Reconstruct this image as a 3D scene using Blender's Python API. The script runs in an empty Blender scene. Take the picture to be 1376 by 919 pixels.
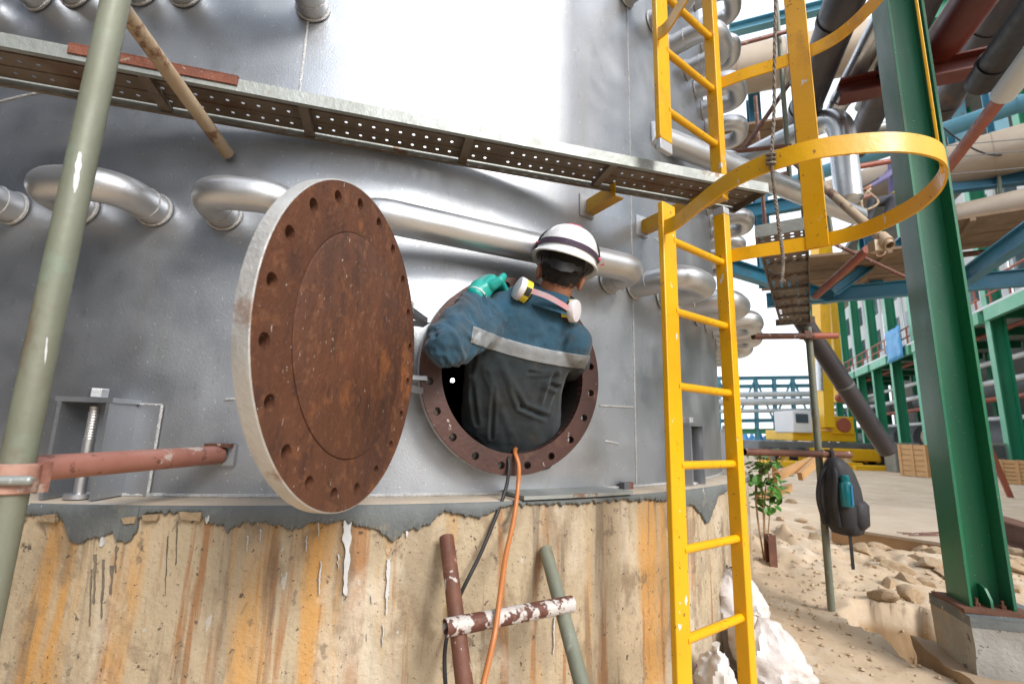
import bpy, bmesh, math, random
from math import sin, cos, pi, radians, sqrt, atan2, floor
from mathutils import Vector as V, Matrix, noise

random.seed(7)
scn = bpy.context.scene
col = scn.collection

# ------------------------------------------------------------------ camera
FPX, PITCH, ROLL, EYE = 641.76, .1854, .0285, 1.2
PW, PH = 1376.0, 919.0
FW = V((0, cos(PITCH), sin(PITCH)))
_up = V((0, -sin(PITCH), cos(PITCH)))
RT = V((1, 0, 0)) * cos(ROLL) + _up * sin(ROLL)
UP = V((1, 0, 0)) * -sin(ROLL) + _up * cos(ROLL)
cd = bpy.data.cameras.new('camera')
cam = bpy.data.objects.new('camera', cd)
col.objects.link(cam)
cam.matrix_world = Matrix(((RT.x, UP.x, -FW.x, 0), (RT.y, UP.y, -FW.y, 0), (RT.z, UP.z, -FW.z, EYE), (0, 0, 0, 1)))
cd.sensor_width = 36
cd.lens = FPX / PW * 36
cd.clip_start = .05
cd.clip_end = 2000
cd.dof.use_dof = True
cd.dof.focus_distance = 1.85
cd.dof.aperture_fstop = 3.2
scn.camera = cam

# ------------------------------------------------------------------ world, sun, exposure
SUN_DIR = V((.50, -.68, .58)).normalized()          # towards the sun: behind the camera's right shoulder
world = bpy.data.worlds.new('World')
scn.world = world
world.use_nodes = True
nt = world.node_tree
bg = nt.nodes['Background']
sky = nt.nodes.new('ShaderNodeTexSky')
sky.sky_type = 'NISHITA'
sky.sun_disc = False
sky.sun_elevation = math.asin(SUN_DIR.z)
sky.sun_rotation = atan2(SUN_DIR.x, SUN_DIR.y)
sky.air_density = 1.0
sky.dust_density = 2.0
sky.ozone_density = 1.0
hz = nt.nodes.new('ShaderNodeMix'); hz.data_type = 'RGBA'          # even bright overcast veil over the clear sky
hz.inputs[0].default_value = .72
hz.inputs[7].default_value = (6.2, 6.5, 6.9, 1)
nt.links.new(sky.outputs[0], hz.inputs[6])
nt.links.new(hz.outputs[2], bg.inputs[0])
bg.inputs[1].default_value = .15
sd = bpy.data.lights.new('sun', 'SUN')
sd.energy = 1.5
sd.angle = radians(20)
sd.color = (1, .955, .89)
sun = bpy.data.objects.new('sun', sd)
col.objects.link(sun)
sun.rotation_euler = SUN_DIR.to_track_quat('Z', 'Y').to_euler()
scn.view_settings.view_transform = 'Standard'
scn.view_settings.look = 'None'
scn.view_settings.gamma = 1
scn.view_settings.use_curve_mapping = False
scn.view_settings.exposure = 1.0
scn.cycles.max_bounces = 7
scn.cycles.diffuse_bounces = 3
scn.cycles.glossy_bounces = 4
scn.cycles.transmission_bounces = 2
scn.cycles.caustics_reflective = False
scn.cycles.caustics_refractive = False

# ------------------------------------------------------------------ pixel helpers (photo pixel -> point on a known surface)
AX = V((-1.53783, 5.21613, 0))
RTANK, RCON = 3.4908, 3.663
ZLEDGE = EYE - .2579
def ray(x, y): return FW + RT * ((x - PW / 2) / FPX) - UP * ((y - PH / 2) / FPX)
def atZ(x, y, z=0.0):
    d = ray(x, y); return V((0, 0, EYE)) + d * ((z - EYE) / d.z)
def atY(x, y, yy):
    d = ray(x, y); return V((0, 0, EYE)) + d * (yy / d.y)
def atT(x, y, R=RTANK):
    d = ray(x, y); a = d.x ** 2 + d.y ** 2; b = -2 * (d.x * AX.x + d.y * AX.y); c = AX.x ** 2 + AX.y ** 2 - R * R
    D = max(b * b - 4 * a * c, 0); return V((0, 0, EYE)) + d * ((-b - sqrt(D)) / (2 * a))
def tang(P): return atan2(P.x - AX.x, -(P.y - AX.y))
def cyl(a, R, z): return V((AX.x + R * sin(a), AX.y - R * cos(a), z))
def nrm(a): return V((sin(a), -cos(a), 0))
def tan_(a): return V((cos(a), sin(a), 0))

# ------------------------------------------------------------------ materials
MATS = {}
def pm(name, c1, c2=None, scale=4, rough=.6, metal=0, bump=.15, bscale=60, stretch=(1, 1, 1), spots=(), coord='Object', rvar=.12, detail=6, sheen=0, spec=.5, wave=0, wscale=1.2, dist=0):
    if name in MATS: return MATS[name]
    m = bpy.data.materials.new(name); m.use_nodes = True; MATS[name] = m
    N = m.node_tree.nodes; L = m.node_tree.links
    p = N['Principled BSDF']
    tc = N.new('ShaderNodeTexCoord')
    def mp(st):
        q = N.new('ShaderNodeMapping'); q.inputs['Scale'].default_value = st; L.new(tc.outputs[coord], q.inputs[0]); return q
    def nz(sc, st, det=6, rg=.6, off=None):
        q = N.new('ShaderNodeTexNoise'); q.inputs['Scale'].default_value = sc; q.inputs['Detail'].default_value = det; q.inputs['Roughness'].default_value = rg; q.inputs['Distortion'].default_value = dist
        mm = mp(st)
        if off: mm.inputs['Location'].default_value = off
        L.new(mm.outputs[0], q.inputs['Vector']); return q
    c2 = c2 or tuple(x * .8 for x in c1)
    n1 = nz(scale, stretch, detail)
    rp = N.new('ShaderNodeValToRGB'); rp.color_ramp.elements[0].position = .32; rp.color_ramp.elements[1].position = .68
    rp.color_ramp.elements[0].color = (*c1, 1); rp.color_ramp.elements[1].color = (*c2, 1)
    L.new(n1.outputs['Fac'], rp.inputs[0])
    cur = rp.outputs[0]
    for i, s in enumerate(spots):
        cc, sc, lo, hi, st = s[:5]
        op = s[5] if len(s) > 5 else 1
        if len(s) > 6 and s[6] == 'dots':
            q = N.new('ShaderNodeTexVoronoi'); q.inputs['Scale'].default_value = sc; mm = mp(st); L.new(mm.outputs[0], q.inputs['Vector']); out = q.outputs['Distance']
        else:
            q = nz(sc, st, 5, .62, (3.1 * i + 1.7, 7.3 * i, 1.1 * i)); out = q.outputs['Fac']
        if not (len(s) > 6 and s[6] == 'dots'): lo, hi = .5 + (lo - .5) * .76, .5 + (hi - .5) * .76
        mr = N.new('ShaderNodeMapRange'); mr.inputs[1].default_value = lo; mr.inputs[2].default_value = hi; mr.inputs[3].default_value = 0; mr.inputs[4].default_value = op
        L.new(out, mr.inputs[0])
        mx = N.new('ShaderNodeMix'); mx.data_type = 'RGBA'
        L.new(mr.outputs[0], mx.inputs[0]); L.new(cur, mx.inputs[6]); mx.inputs[7].default_value = (*cc, 1)
        cur = mx.outputs[2]
    L.new(cur, p.inputs['Base Color'])
    p.inputs['Metallic'].default_value = metal
    p.inputs['Specular IOR Level'].default_value = spec
    rr = N.new('ShaderNodeMapRange'); rr.inputs[1].default_value = .3; rr.inputs[2].default_value = .7
    rr.inputs[3].default_value = max(.03, rough - rvar); rr.inputs[4].default_value = min(1, rough + rvar)
    n2 = nz(scale * 2.3, stretch, 5, .6, (9, 2, 5)); L.new(n2.outputs['Fac'], rr.inputs[0]); L.new(rr.outputs[0], p.inputs['Roughness'])
    if sheen: p.inputs['Sheen Weight'].default_value = sheen
    if bump:
        b = N.new('ShaderNodeBump'); b.inputs['Strength'].default_value = bump; b.inputs['Distance'].default_value = .01
        n3 = nz(bscale, (1, 1, 1), 4, .6); L.new(n3.outputs['Fac'], b.inputs['Height'])
        if wave:
            b2 = N.new('ShaderNodeBump'); b2.inputs['Strength'].default_value = wave; b2.inputs['Distance'].default_value = .05
            n4 = nz(wscale, (1, 1, 1), 2, .4, (4, 4, 4)); L.new(n4.outputs['Fac'], b2.inputs['Height']); L.new(b2.outputs[0], b.inputs['Normal'])
        L.new(b.outputs[0], p.inputs['Normal'])
    return m

RUST = (.14, .045, .018); RUST2 = (.25, .09, .03); ORANGE = (.42, .15, .03)
M_silver = pm('silver paint', (.42, .45, .495), (.48, .505, .54), 1.3, .44, .90, .10, 140, spots=[((.80, .80, .79), 300, .0, .12, (1, 1, 1), .0, 'dots'), ((.40, .38, .36), 2.2, .56, .78, (1.6, 1.6, .18), .45), ((.34, .33, .32), 26, .66, .72, (1, 1, .5), .35), ((.85, .85, .84), 90, .70, .74, (1, 1, 1), .8)], wave=.05, wscale=1.1, rvar=.12)
M_bend = pm('silver paint on pipes', (.56, .57, .59), (.63, .64, .65), 3, .40, .90, .08, 120, spots=[((.48, .40, .32), 5, .6, .8, (1, 1, 1), .25), ((.85, .85, .84), 90, .72, .75, (1, 1, 1), .7)], rvar=.06)
M_weld = pm('weld bead silver', (.70, .70, .69), (.5, .5, .5), 40, .5, .7, .9, 150)
M_shade_in = pm('dark tank lining', (.012, .010, .009), (.02, .016, .014), 3, .8, 0, .3, 30)  # near-black colour puts the shade inside the tank into its surfaces
M_lid = pm('rusted steel face', (.135, .050, .024), (.070, .030, .018), 3.2, .62, .15, .35, 70, stretch=(2.2, 2.2, 1.1), spots=[((.33, .12, .035), 6, .60, .76, (1.3, 1.3, 1), .65), ((.05, .022, .015), 11, .58, .70, (1.8, 1.8, .9), .6), ((.20, .085, .04), 30, .56, .66, (1, 1, 1), .5), ((.55, .50, .45), 70, .735, .755, (2.2, 2.2, .6), .9), ((.5, .46, .42), 26, .77, .79, (5, 5, .35), .7)], rvar=.1)
M_lidrim = pm('silver painted rim with rust', (.58, .58, .57), (.45, .42, .38), 6, .5, .6, .3, 50, spots=[((.28, .15, .09), 7, .60, .72, (1, 1, 1), .7)])
M_flange = pm('brown primed flange', (.075, .030, .022), (.052, .022, .017), 6, .5, .1, .2, 60, spots=[((.42, .36, .32), 30, .72, .76, (1, 1, 1), .8), ((.2, .10, .07), 5, .6, .75, (1, 1, 1), .5)])
M_conc = pm('stained board concrete', (.53, .435, .30), (.39, .31, .205), 1.9, .82, 0, .55, 45, coord='UV', stretch=(1.8, .6, 1), dist=.3, spots=[
    ((.27, .215, .15), 3.4, .50, .66, (1.1, .45, 1), .62), ((.56, .285, .065), 2.1, .545, .66, (2.4, .18, 1), .78), ((.32, .135, .04), 4.6, .59, .68, (2.6, .14, 1), .75),
    ((.15, .12, .09), 6.0, .585, .68, (2.2, .15, 1), .62), ((.66, .59, .48), 3.2, .54, .72, (1, .5, 1), .65), ((.22, .155, .095), 7, .57, .70, (1, .6, 1), .6),
    ((.28, .20, .12), 26, .60, .70, (1.6, .5, 1), .40), ((.07, .055, .045), 34, .70, .73, (1, .8, 1), .85), ((.05, .04, .035), 80, .70, .72, (1, .8, 1), .85), ((.16, .12, .085), 15, .66, .72, (1, .7, 1), .6), ((.55, .56, .55), 16, .745, .76, (1, .5, 1), .6)], rvar=.08)
M_ledge = pm('pale ledge mortar', (.52, .43, .33), (.42, .37, .31), 8, .85, 0, .5, 50, spots=[((.5, .5, .5), 6, .6, .7, (1, 1, 1), .6)])
M_mortar = pm('grey grout', (.16, .175, .175), (.11, .125, .13), 5, .75, 0, .45, 40, spots=[((.30, .27, .2), 9, .62, .74, (1, 1, 1), .5), ((.6, .6, .6), 35, .735, .75, (1, 1, .3), .9)])
M_chip = pm('broken bare concrete', (.40, .31, .20), (.28, .20, .12), 20, .9, 0, .9, 40)
M_wpaint = pm('white paint splash', (.50, .51, .52), (.62, .63, .63), 20, .5, 0, .1, 60)
M_yellow = pm('yellow enamel', (.80, .435, .004), (.72, .37, .005), 4, .34, 0, .08, 70, spots=[((.42, .19, .02), 5, .62, .76, (1, 1, .5), .55), ((.62, .63, .65), 16, .735, .745, (1, 1, .6), 1), ((.16, .07, .03), 34, .70, .72, (1, 1, 1), .8)], rvar=.07)
M_primer = pm('grey primer', (.52, .54, .58), (.45, .47, .5), 8, .45, .2, .1, 60)
M_galv = pm('galvanised steel grey', (.36, .385, .375), (.28, .30, .28), 5, .50, .45, .2, 60, spots=[((.20, .10, .05), 9, .66, .74, (1, 1, 1), .8), ((.6, .62, .62), 30, .70, .74, (1, 1, 1), .5)])
M_deckunder = pm('dusty deck underside', (.26, .215, .17), (.17, .13, .10), 5, .7, .25, .25, 50, spots=[((.16, .08, .045), 4, .58, .70, (1, 1, 1), .7)])
M_rustbar = pm('rusty angle', (.23, .075, .04), (.15, .05, .03), 14, .75, .05, .5, 60, spots=[((.4, .33, .27), 30, .68, .72, (1, 1, 1), .7)])
M_pole = pm('old galvanised tube olive', (.225, .24, .185), (.16, .17, .125), 5, .55, .08, .12, 60, stretch=(2, 2, .6), spots=[((.15, .10, .06), 9, .60, .72, (1, 1, .5), .6), ((.45, .47, .45), 10, .68, .76, (1, 1, .5), .6), ((.2, .28, .22), 5, .6, .7, (1, 1, 1), .4)], rvar=.08)
M_pink = pm('faded red oxide tube', (.37, .175, .14), (.29, .12, .09), 6, .5, 0, .12, 60, spots=[((.52, .46, .42), 9, .64, .70, (1, 1, 1), .8), ((.14, .06, .045), 26, .61, .66, (1, 1, 1), .8), ((.17, .08, .06), 6, .58, .70, (1, 1, 1), .5), ((.55, .35, .27), 5, .6, .7, (1, 1, 1), .6)])
M_tan = pm('tan painted tube with rust', (.50, .40, .285), (.42, .31, .20), 7, .5, 0, .15, 60, spots=[((.17, .075, .035), 10, .55, .62, (1, 1, .6), .85), ((.55, .56, .58), 6, .68, .74, (1, 1, 1), .7)])
M_rtube = pm('rust brown tube', (.165, .068, .042), (.11, .045, .03), 9, .6, .1, .25, 60, spots=[((.55, .52, .5), 16, .655, .68, (1, 1, .5), .9), ((.27, .12, .07), 8, .6, .7, (1, 1, 1), .6)])
M_wtube = pm('tube of flaking white paint', (.14, .05, .033), (.10, .04, .028), 9, .6, .1, .3, 60, spots=[((.58, .55, .52), 14, .50, .54, (1, 1, 1), .92), ((.19, .08, .05), 40, .6, .66, (1, 1, 1), .7)])
M_redtube = pm('brick red tube', (.36, .10, .06), (.28, .075, .045), 6, .5, 0, .15, 60)
M_black = pm('black rubber', (.014, .014, .016), (.022, .022, .023), 8, .5, 0, .1, 80)
M_hose = pm('orange rubber hose', (.50, .185, .055), (.42, .14, .04), 12, .5, 0, .1, 80)
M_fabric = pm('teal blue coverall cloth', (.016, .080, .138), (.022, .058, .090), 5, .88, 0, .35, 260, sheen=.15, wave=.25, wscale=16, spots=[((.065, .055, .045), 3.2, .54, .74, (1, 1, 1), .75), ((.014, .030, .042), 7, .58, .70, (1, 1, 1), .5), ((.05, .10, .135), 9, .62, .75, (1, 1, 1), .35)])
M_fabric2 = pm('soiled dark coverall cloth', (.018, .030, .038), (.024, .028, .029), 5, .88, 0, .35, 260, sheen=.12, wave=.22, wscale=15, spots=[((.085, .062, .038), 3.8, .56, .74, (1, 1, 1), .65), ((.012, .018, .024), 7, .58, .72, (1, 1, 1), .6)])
M_stripe = pm('grey reflective tape', (.30, .325, .345), (.235, .255, .275), 14, .5, .1, .2, 90, spots=[((.16, .17, .18), 18, .6, .72, (1, 1, 1), .6)])
M_skin = pm('skin', (.36, .165, .095), (.29, .125, .07), 9, .5, 0, .12, 200)
M_hair = pm('black hair', (.012, .010, .009), (.02, .016, .013), 60, .5, 0, .8, 300)
M_helmet = pm('white helmet plastic', (.78, .79, .80), (.72, .73, .74), 4, .28, 0, .02, 60, spots=[((.42, .38, .33), 40, .735, .75, (1, 1, 1), .8)], rvar=.05)
M_purple = pm('dark purple elastic', (.055, .030, .060), (.04, .025, .045), 20, .7, 0, .3, 200)
M_pinkbit = pm('pink plastic', (.75, .10, .20), (.65, .08, .16), 20, .4, 0, .05, 60)
M_pinkband = pm('pink grey elastic', (.62, .20, .24), (.42, .36, .38), 16, .7, 0, .3, 200)
M_yellowband = pm('filter yellow', (.75, .62, .03), (.68, .55, .03), 20, .5, 0, .05, 60)
M_whitep = pm('filter white', (.75, .74, .76), (.65, .63, .66), 20, .5, 0, .05, 60)
M_glove = pm('green nitrile glove', (.010, .36, .31), (.012, .30, .26), 14, .36, 0, .2, 60, rvar=.06)
M_green = pm('green enamel column', (.012, .175, .075), (.016, .135, .07), 2.5, .34, 0, .06, 50, stretch=(1, 1, .4), spots=[((.11, .12, .07), 3, .56, .72, (2, 2, .25), .55), ((.05, .14, .12), 2, .55, .7, (1, 1, .3), .6), ((.5, .42, .3), 90, .745, .76, (1, 1, 1), .8)], rvar=.08)
M_greenB = pm('green building steel', (.014, .235, .115), (.02, .19, .10), .5, .4, 0, .05, 20)
M_greenL = pm('pale green steel', (.14, .42, .27), (.11, .36, .23), .6, .45, 0, .05, 20)
M_blue = pm('blue steel', (.022, .185, .29), (.02, .13, .22), 1.2, .42, 0, .08, 30, spots=[((.10, .06, .04), 3, .62, .74, (1, 1, 1), .6)])
M_blueL = pm('light blue steel', (.14, .36, .46), (.10, .28, .38), 1.2, .45, 0, .08, 30, spots=[((.14, .10, .07), 3, .64, .74, (1, 1, 1), .6)])
M_darkpipe = pm('bare dark steel pipe', (.045, .045, .058), (.07, .062, .065), 2, .42, .4, .1, 40, spots=[((.14, .08, .05), 3, .62, .74, (1, 1, 1), .6)])
M_redpipe = pm('dark red oxide pipe', (.16, .028, .018), (.11, .022, .016), 2, .45, 0, .1, 40)
M_insul = pm('beige clad duct', (.50, .42, .33), (.42, .34, .26), 1.5, .55, .25, .2, 12, stretch=(1, 1, 1))
M_clad = pm('aluminium cladding', (.60, .62, .64), (.52, .54, .56), 2, .33, .85, .06, 40)
M_wood = pm('scaffold boards', (.28, .19, .115), (.20, .13, .08), 3, .8, 0, .4, 30)
M_crate = pm('fresh softwood', (.56, .33, .15), (.46, .26, .11), 3, .7, 0, .3, 25, stretch=(1, 1, 4))
M_ply = pm('dusty plywood', (.50, .41, .31), (.42, .33, .24), 2.5, .85, 0, .2, 25)
M_plyedge = pm('timber edge', (.40, .25, .13), (.32, .19, .09), 5, .75, 0, .3, 25)
M_ibeam = pm('rusty beam', (.17, .075, .045), (.12, .05, .03), 3, .8, 0, .3, 25)
M_craney = pm('crane yellow', (.75, .45, .01), (.68, .38, .01), 1, .35, 0, .05, 20)
M_white = pm('white panel', (.66, .67, .68), (.58, .6, .62), 1, .5, 0, .05, 20)
M_grey = pm('grey machinery', (.16, .17, .18), (.10, .11, .12), 1, .6, .2, .1, 20)
M_darkint = pm('grey interior wall', (.12, .12, .125), (.16, .15, .14), .5, .8, 0, .1, 10)
M_sack = pm('white woven sack', (.66, .62, .60), (.56, .50, .47), 4, .62, 0, .8, 22, spots=[((.48, .30, .22), 3, .60, .74, (1, 1, 2), .7), ((.75, .74, .74), 8, .6, .7, (1, 1, 1), .6)])
M_sackb = pm('printed rice sack', (.68, .67, .66), (.6, .6, .58), 4, .6, 0, .5, 25, spots=[((.22, .08, .25), 7, .66, .69, (1, 1, 1), .9), ((.1, .35, .3), 6, .67, .70, (1.3, 1, 1), .9)])
M_rock = pm('sandstone rock', (.54, .41, .27), (.40, .28, .17), 5, .9, 0, .8, 25)
M_conc2 = pm('grey plinth concrete', (.36, .36, .34), (.27, .26, .24), 6, .85, 0, .5, 40, spots=[((.08, .075, .07), 22, .68, .72, (1, 1, 1), .8), ((.42, .33, .22), 3, .55, .7, (1, 1, 1), .7)])
M_concb = pm('brown plinth concrete', (.36, .265, .175), (.28, .20, .13), 5, .9, 0, .6, 30, stretch=(1, 1, .3))
M_bag = pm('dark grey nylon', (.028, .028, .034), (.04, .038, .042), 10, .65, 0, .3, 120)
M_bottle = pm('teal bottle plastic', (.01, .24, .28), (.012, .2, .24), 8, .2, 0, .02, 40)
M_rope = pm('worn rope', (.38, .34, .29), (.16, .12, .09), 60, .9, 0, .8, 200)
M_leaf = pm('leaf green', (.06, .19, .02), (.10, .26, .035), 9, .5, 0, .1, 40)
M_tarp = pm('blue tarpaulin', (.03, .22, .50), (.06, .32, .6), 2, .45, 0, .5, 8)
M_shirt = pm('lilac shirt', (.20, .19, .36), (.16, .15, .30), 6, .85, 0, .3, 100)
M_trouser = pm('grey work trousers', (.07, .075, .09), (.05, .05, .06), 6, .9, 0, .3, 100)
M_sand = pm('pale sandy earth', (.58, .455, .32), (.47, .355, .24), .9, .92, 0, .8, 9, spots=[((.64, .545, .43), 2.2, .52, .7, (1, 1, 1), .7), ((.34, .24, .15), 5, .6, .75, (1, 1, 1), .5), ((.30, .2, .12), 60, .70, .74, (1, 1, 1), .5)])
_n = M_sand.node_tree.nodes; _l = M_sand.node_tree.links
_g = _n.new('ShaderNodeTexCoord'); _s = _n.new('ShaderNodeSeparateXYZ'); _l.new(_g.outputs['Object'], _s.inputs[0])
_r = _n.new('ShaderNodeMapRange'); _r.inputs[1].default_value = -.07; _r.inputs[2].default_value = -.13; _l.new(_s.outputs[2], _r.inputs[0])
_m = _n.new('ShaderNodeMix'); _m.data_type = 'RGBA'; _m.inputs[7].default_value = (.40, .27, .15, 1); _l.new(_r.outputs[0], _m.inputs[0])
_p = _n['Principled BSDF']; _l.new(_p.inputs['Base Color'].links[0].from_socket, _m.inputs[6]); _l.new(_m.outputs[2], _p.inputs['Base Color'])   # base colour turns darker brown where the ground dips low
M_glass = pm('dark window pane', (.05, .07, .09), (.07, .09, .11), 1, .12, 0, 0, 10)

# ------------------------------------------------------------------ mesh builder
ORG = {}
def tag(o, label, cat, group=None, kind=None):
    if label: o['label'] = label
    if cat: o['category'] = cat
    if group: o['group'] = group
    if kind: o['kind'] = kind
    return o
def thing(name, loc, label, cat, group=None):
    o = bpy.data.objects.new(name, None); o.empty_display_size = .1
    o.location = loc; col.objects.link(o); ORG[o.name] = V(loc)
    return tag(o, label, cat, group)
def frame(d, up=V((0, 0, 1))):
    d = d.normalized()
    if abs(d.dot(up)) > .98: up = V((1, 0, 0)) if abs(d.x) < .9 else V((0, 1, 0))
    s = d.cross(up).normalized(); return s, s.cross(d).normalized()
class MB:
    def __init__(s): s.v = []; s.f = []; s.uv = None; s.mi = []
    def add(s, vs, fs):
        b = len(s.v); s.v += [V(q) for q in vs]; s.f += [tuple(b + i for i in q) for q in fs]; return s
    def box(s, c, sx, sy, sz, X=V((1, 0, 0)), Y=V((0, 1, 0)), Z=V((0, 0, 1))):
        c = V(c); vs = [c + X * (sx / 2 * i) + Y * (sy / 2 * j) + Z * (sz / 2 * k) for i in (-1, 1) for j in (-1, 1) for k in (-1, 1)]
        return s.add(vs, [(0, 1, 3, 2), (4, 6, 7, 5), (0, 4, 5, 1), (2, 3, 7, 6), (0, 2, 6, 4), (1, 5, 7, 3)])
    def tube(s, pts, r, seg=14, caps=True, hollow=0):
        pts = [V(p) for p in pts]; n = len(pts); rs = r if isinstance(r, (list, tuple)) else [r] * n
        vs = []; ref = None
        for i, p in enumerate(pts):
            d = (pts[min(i + 1, n - 1)] - pts[max(i - 1, 0)]).normalized()
            if ref is None: a = frame(d)[0]; b = d.cross(a)
            else:
                a = (ref - d * ref.dot(d)).normalized(); b = d.cross(a)
            ref = a
            vs += [p + (a * cos(2 * pi * k / seg) + b * sin(2 * pi * k / seg)) * rs[i] for k in range(seg)]
        fs = [(i * seg + k, i * seg + (k + 1) % seg, (i + 1) * seg + (k + 1) % seg, (i + 1) * seg + k) for i in range(n - 1) for k in range(seg)]
        if caps and not hollow: fs += [tuple(range(seg))[::-1], tuple(range((n - 1) * seg, n * seg))]
        s.add(vs, fs)
        if hollow:
            m = len(s.v) - len(vs); d0 = (pts[1] - pts[0]).normalized(); d1 = (pts[-1] - pts[-2]).normalized()
            for e, (p, d, base) in enumerate(((pts[0], d0, m), (pts[-1], -d1, m + (n - 1) * seg))):
                ring = [s.v[base + k] for k in range(seg)]
                inn = [p + (q - p) * hollow for q in ring]; deep = [q + d * (rs[0] * 5) for q in inn]
                b = len(s.v); s.v += inn + deep
                for k in range(seg):
                    k2 = (k + 1) % seg
                    s.f.append((base + k, base + k2, b + k2, b + k)); s.f.append((b + k, b + k2, b + seg + k2, b + seg + k))
                s.f.append(tuple(b + seg + k for k in range(seg)))
        return s
    def lathe(s, o, ax, prof, seg=40, a0=0, a1=2 * pi, ref=None):
        ax = ax.normalized(); A, B = frame(ax) if ref is None else (ref, ax.cross(ref))
        o = V(o); full = abs(a1 - a0 - 2 * pi) < 1e-6; n = seg if full else seg + 1; vs = []
        for r, h in prof: vs += [o + ax * h + (A * cos(a0 + (a1 - a0) * k / seg) + B * sin(a0 + (a1 - a0) * k / seg)) * r for k in range(n)]
        fs = []
        for i in range(len(prof) - 1):
            for k in range(seg):
                k2 = (k + 1) % n; fs.append((i * n + k, i * n + k2, (i + 1) * n + k2, (i + 1) * n + k))
        return s.add(vs, fs)
    def ell(s, c, r, A=V((1, 0, 0)), B=V((0, 1, 0)), C=V((0, 0, 1)), nu=16, nv=10):
        c = V(c); vs = [c + C * r[2]]
        for j in range(1, nv):
            t = pi * j / nv; vs += [c + A * (r[0] * sin(t) * cos(2 * pi * k / nu)) + B * (r[1] * sin(t) * sin(2 * pi * k / nu)) + C * (r[2] * cos(t)) for k in range(nu)]
        vs.append(c - C * r[2]); fs = [(0, 1 + k, 1 + (k + 1) % nu) for k in range(nu)]
        for j in range(nv - 2): fs += [(1 + j * nu + k, 1 + (j + 1) * nu + k, 1 + (j + 1) * nu + (k + 1) % nu, 1 + j * nu + (k + 1) % nu) for k in range(nu)]
        e = len(vs) - 1; fs += [(e, 1 + (nv - 2) * nu + (k + 1) % nu, 1 + (nv - 2) * nu + k) for k in range(nu)]
        return s.add(vs, fs)
    def cap(s, p, q, r1, r2, n=10):
        p = V(p); q = V(q); s.tube([p, q], [r1, r2], 16); s.ell(p, (r1,) * 3); s.ell(q, (r2,) * 3); return s
    def ibeam(s, p, q, h, b, t=.02, up=V((0, 0, 1))):
        p = V(p); q = V(q); d = (q - p); L = d.length; d.normalize()
        a, u = frame(d, up); c = (p + q) / 2
        s.box(c + u * (h / 2 - t / 2), L, b, t, d, a, u); s.box(c - u * (h / 2 - t / 2), L, b, t, d, a, u); s.box(c, L - .002, t * .8, h - 2 * t, d, a, u); return s
    def loft(s, rings, caps=True):
        n = len(rings[0]); vs = [q for r in rings for q in r]
        fs = [(i * n + k, i * n + (k + 1) % n, (i + 1) * n + (k + 1) % n, (i + 1) * n + k) for i in range(len(rings) - 1) for k in range(n)]
        if caps: fs += [tuple(range(n))[::-1], tuple(range((len(rings) - 1) * n, len(rings) * n))]
        return s.add(vs, fs)
    def build(s, name, mat, parent=None, base=None, smooth=None, uvf=None):
        org = ORG[parent.name] if parent else (V(base) if base is not None else bbase(s.v))
        me = bpy.data.meshes.new(name); me.from_pydata([tuple(q - org) for q in s.v], [], s.f)
        if uvf:
            u = me.uv_layers.new(name='UVMap')
            for lp in me.loops: u.data[lp.index].uv = uvf(s.v[lp.vertex_index])
        for m in (mat if isinstance(mat, (list, tuple)) else [mat]): me.materials.append(m)
        if s.mi: me.polygons.foreach_set('material_index', s.mi)
        o = bpy.data.objects.new(name, me); col.objects.link(o); ORG[o.name] = org
        if parent: o.parent = parent
        else: o.location = org
        fixn(me)
        sm = radians(35) if smooth is None else smooth
        if sm:
            me.polygons.foreach_set('use_smooth', [True] * len(me.polygons)); me.set_sharp_from_angle(angle=sm)
        return o
def fixn(me):
    bm = bmesh.new(); bm.from_mesh(me); bmesh.ops.recalc_face_normals(bm, faces=bm.faces); bm.to_mesh(me); bm.free()
def bbase(v):
    x = [q.x for q in v]; y = [q.y for q in v]; z = [q.z for q in v]
    return V(((min(x) + max(x)) / 2, (min(y) + max(y)) / 2, min(z)))
def arc(c, A, B, r, a0, a1, n): return [V(c) + (A * cos(a0 + (a1 - a0) * i / n) + B * sin(a0 + (a1 - a0) * i / n)) * r for i in range(n + 1)]
def bez(pts, n=8):
    pts = [V(p) for p in pts]; P = [pts[0] * 2 - pts[1]] + pts + [pts[-1] * 2 - pts[-2]]; out = []
    for i in range(1, len(P) - 2):
        for k in range(n):
            t = k / n; a, b, c, d = P[i - 1:i + 3]
            out.append(.5 * ((2 * b) + (c - a) * t + (2 * a - 5 * b + 4 * c - d) * t * t + (3 * b - a - 3 * c + d) * t ** 3))
    return out + [pts[-1]]
def fillet(pts, r, n=6):
    pts = [V(p) for p in pts]; out = [pts[0]]
    for i in range(1, len(pts) - 1):
        a = (pts[i - 1] - pts[i]).normalized(); b = (pts[i + 1] - pts[i]).normalized(); p0 = pts[i] + a * r; p1 = pts[i] + b * r
        for k in range(n + 1):
            t = k / n; out.append(p0 * (1 - t) ** 2 + pts[i] * (2 * t * (1 - t)) + p1 * t * t)
    return out + [pts[-1]]
def bevel(o, w, seg=2):
    b = o.modifiers.new('bevel', 'BEVEL'); b.width = w; b.segments = seg; b.limit_method = 'ANGLE'; b.angle_limit = radians(40); return o
def apply(o):
    dg = bpy.context.evaluated_depsgraph_get(); e = o.evaluated_get(dg); me = bpy.data.meshes.new_from_object(e); o.modifiers.clear(); o.data = me; return o
Z = V((0, 0, 1))

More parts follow.
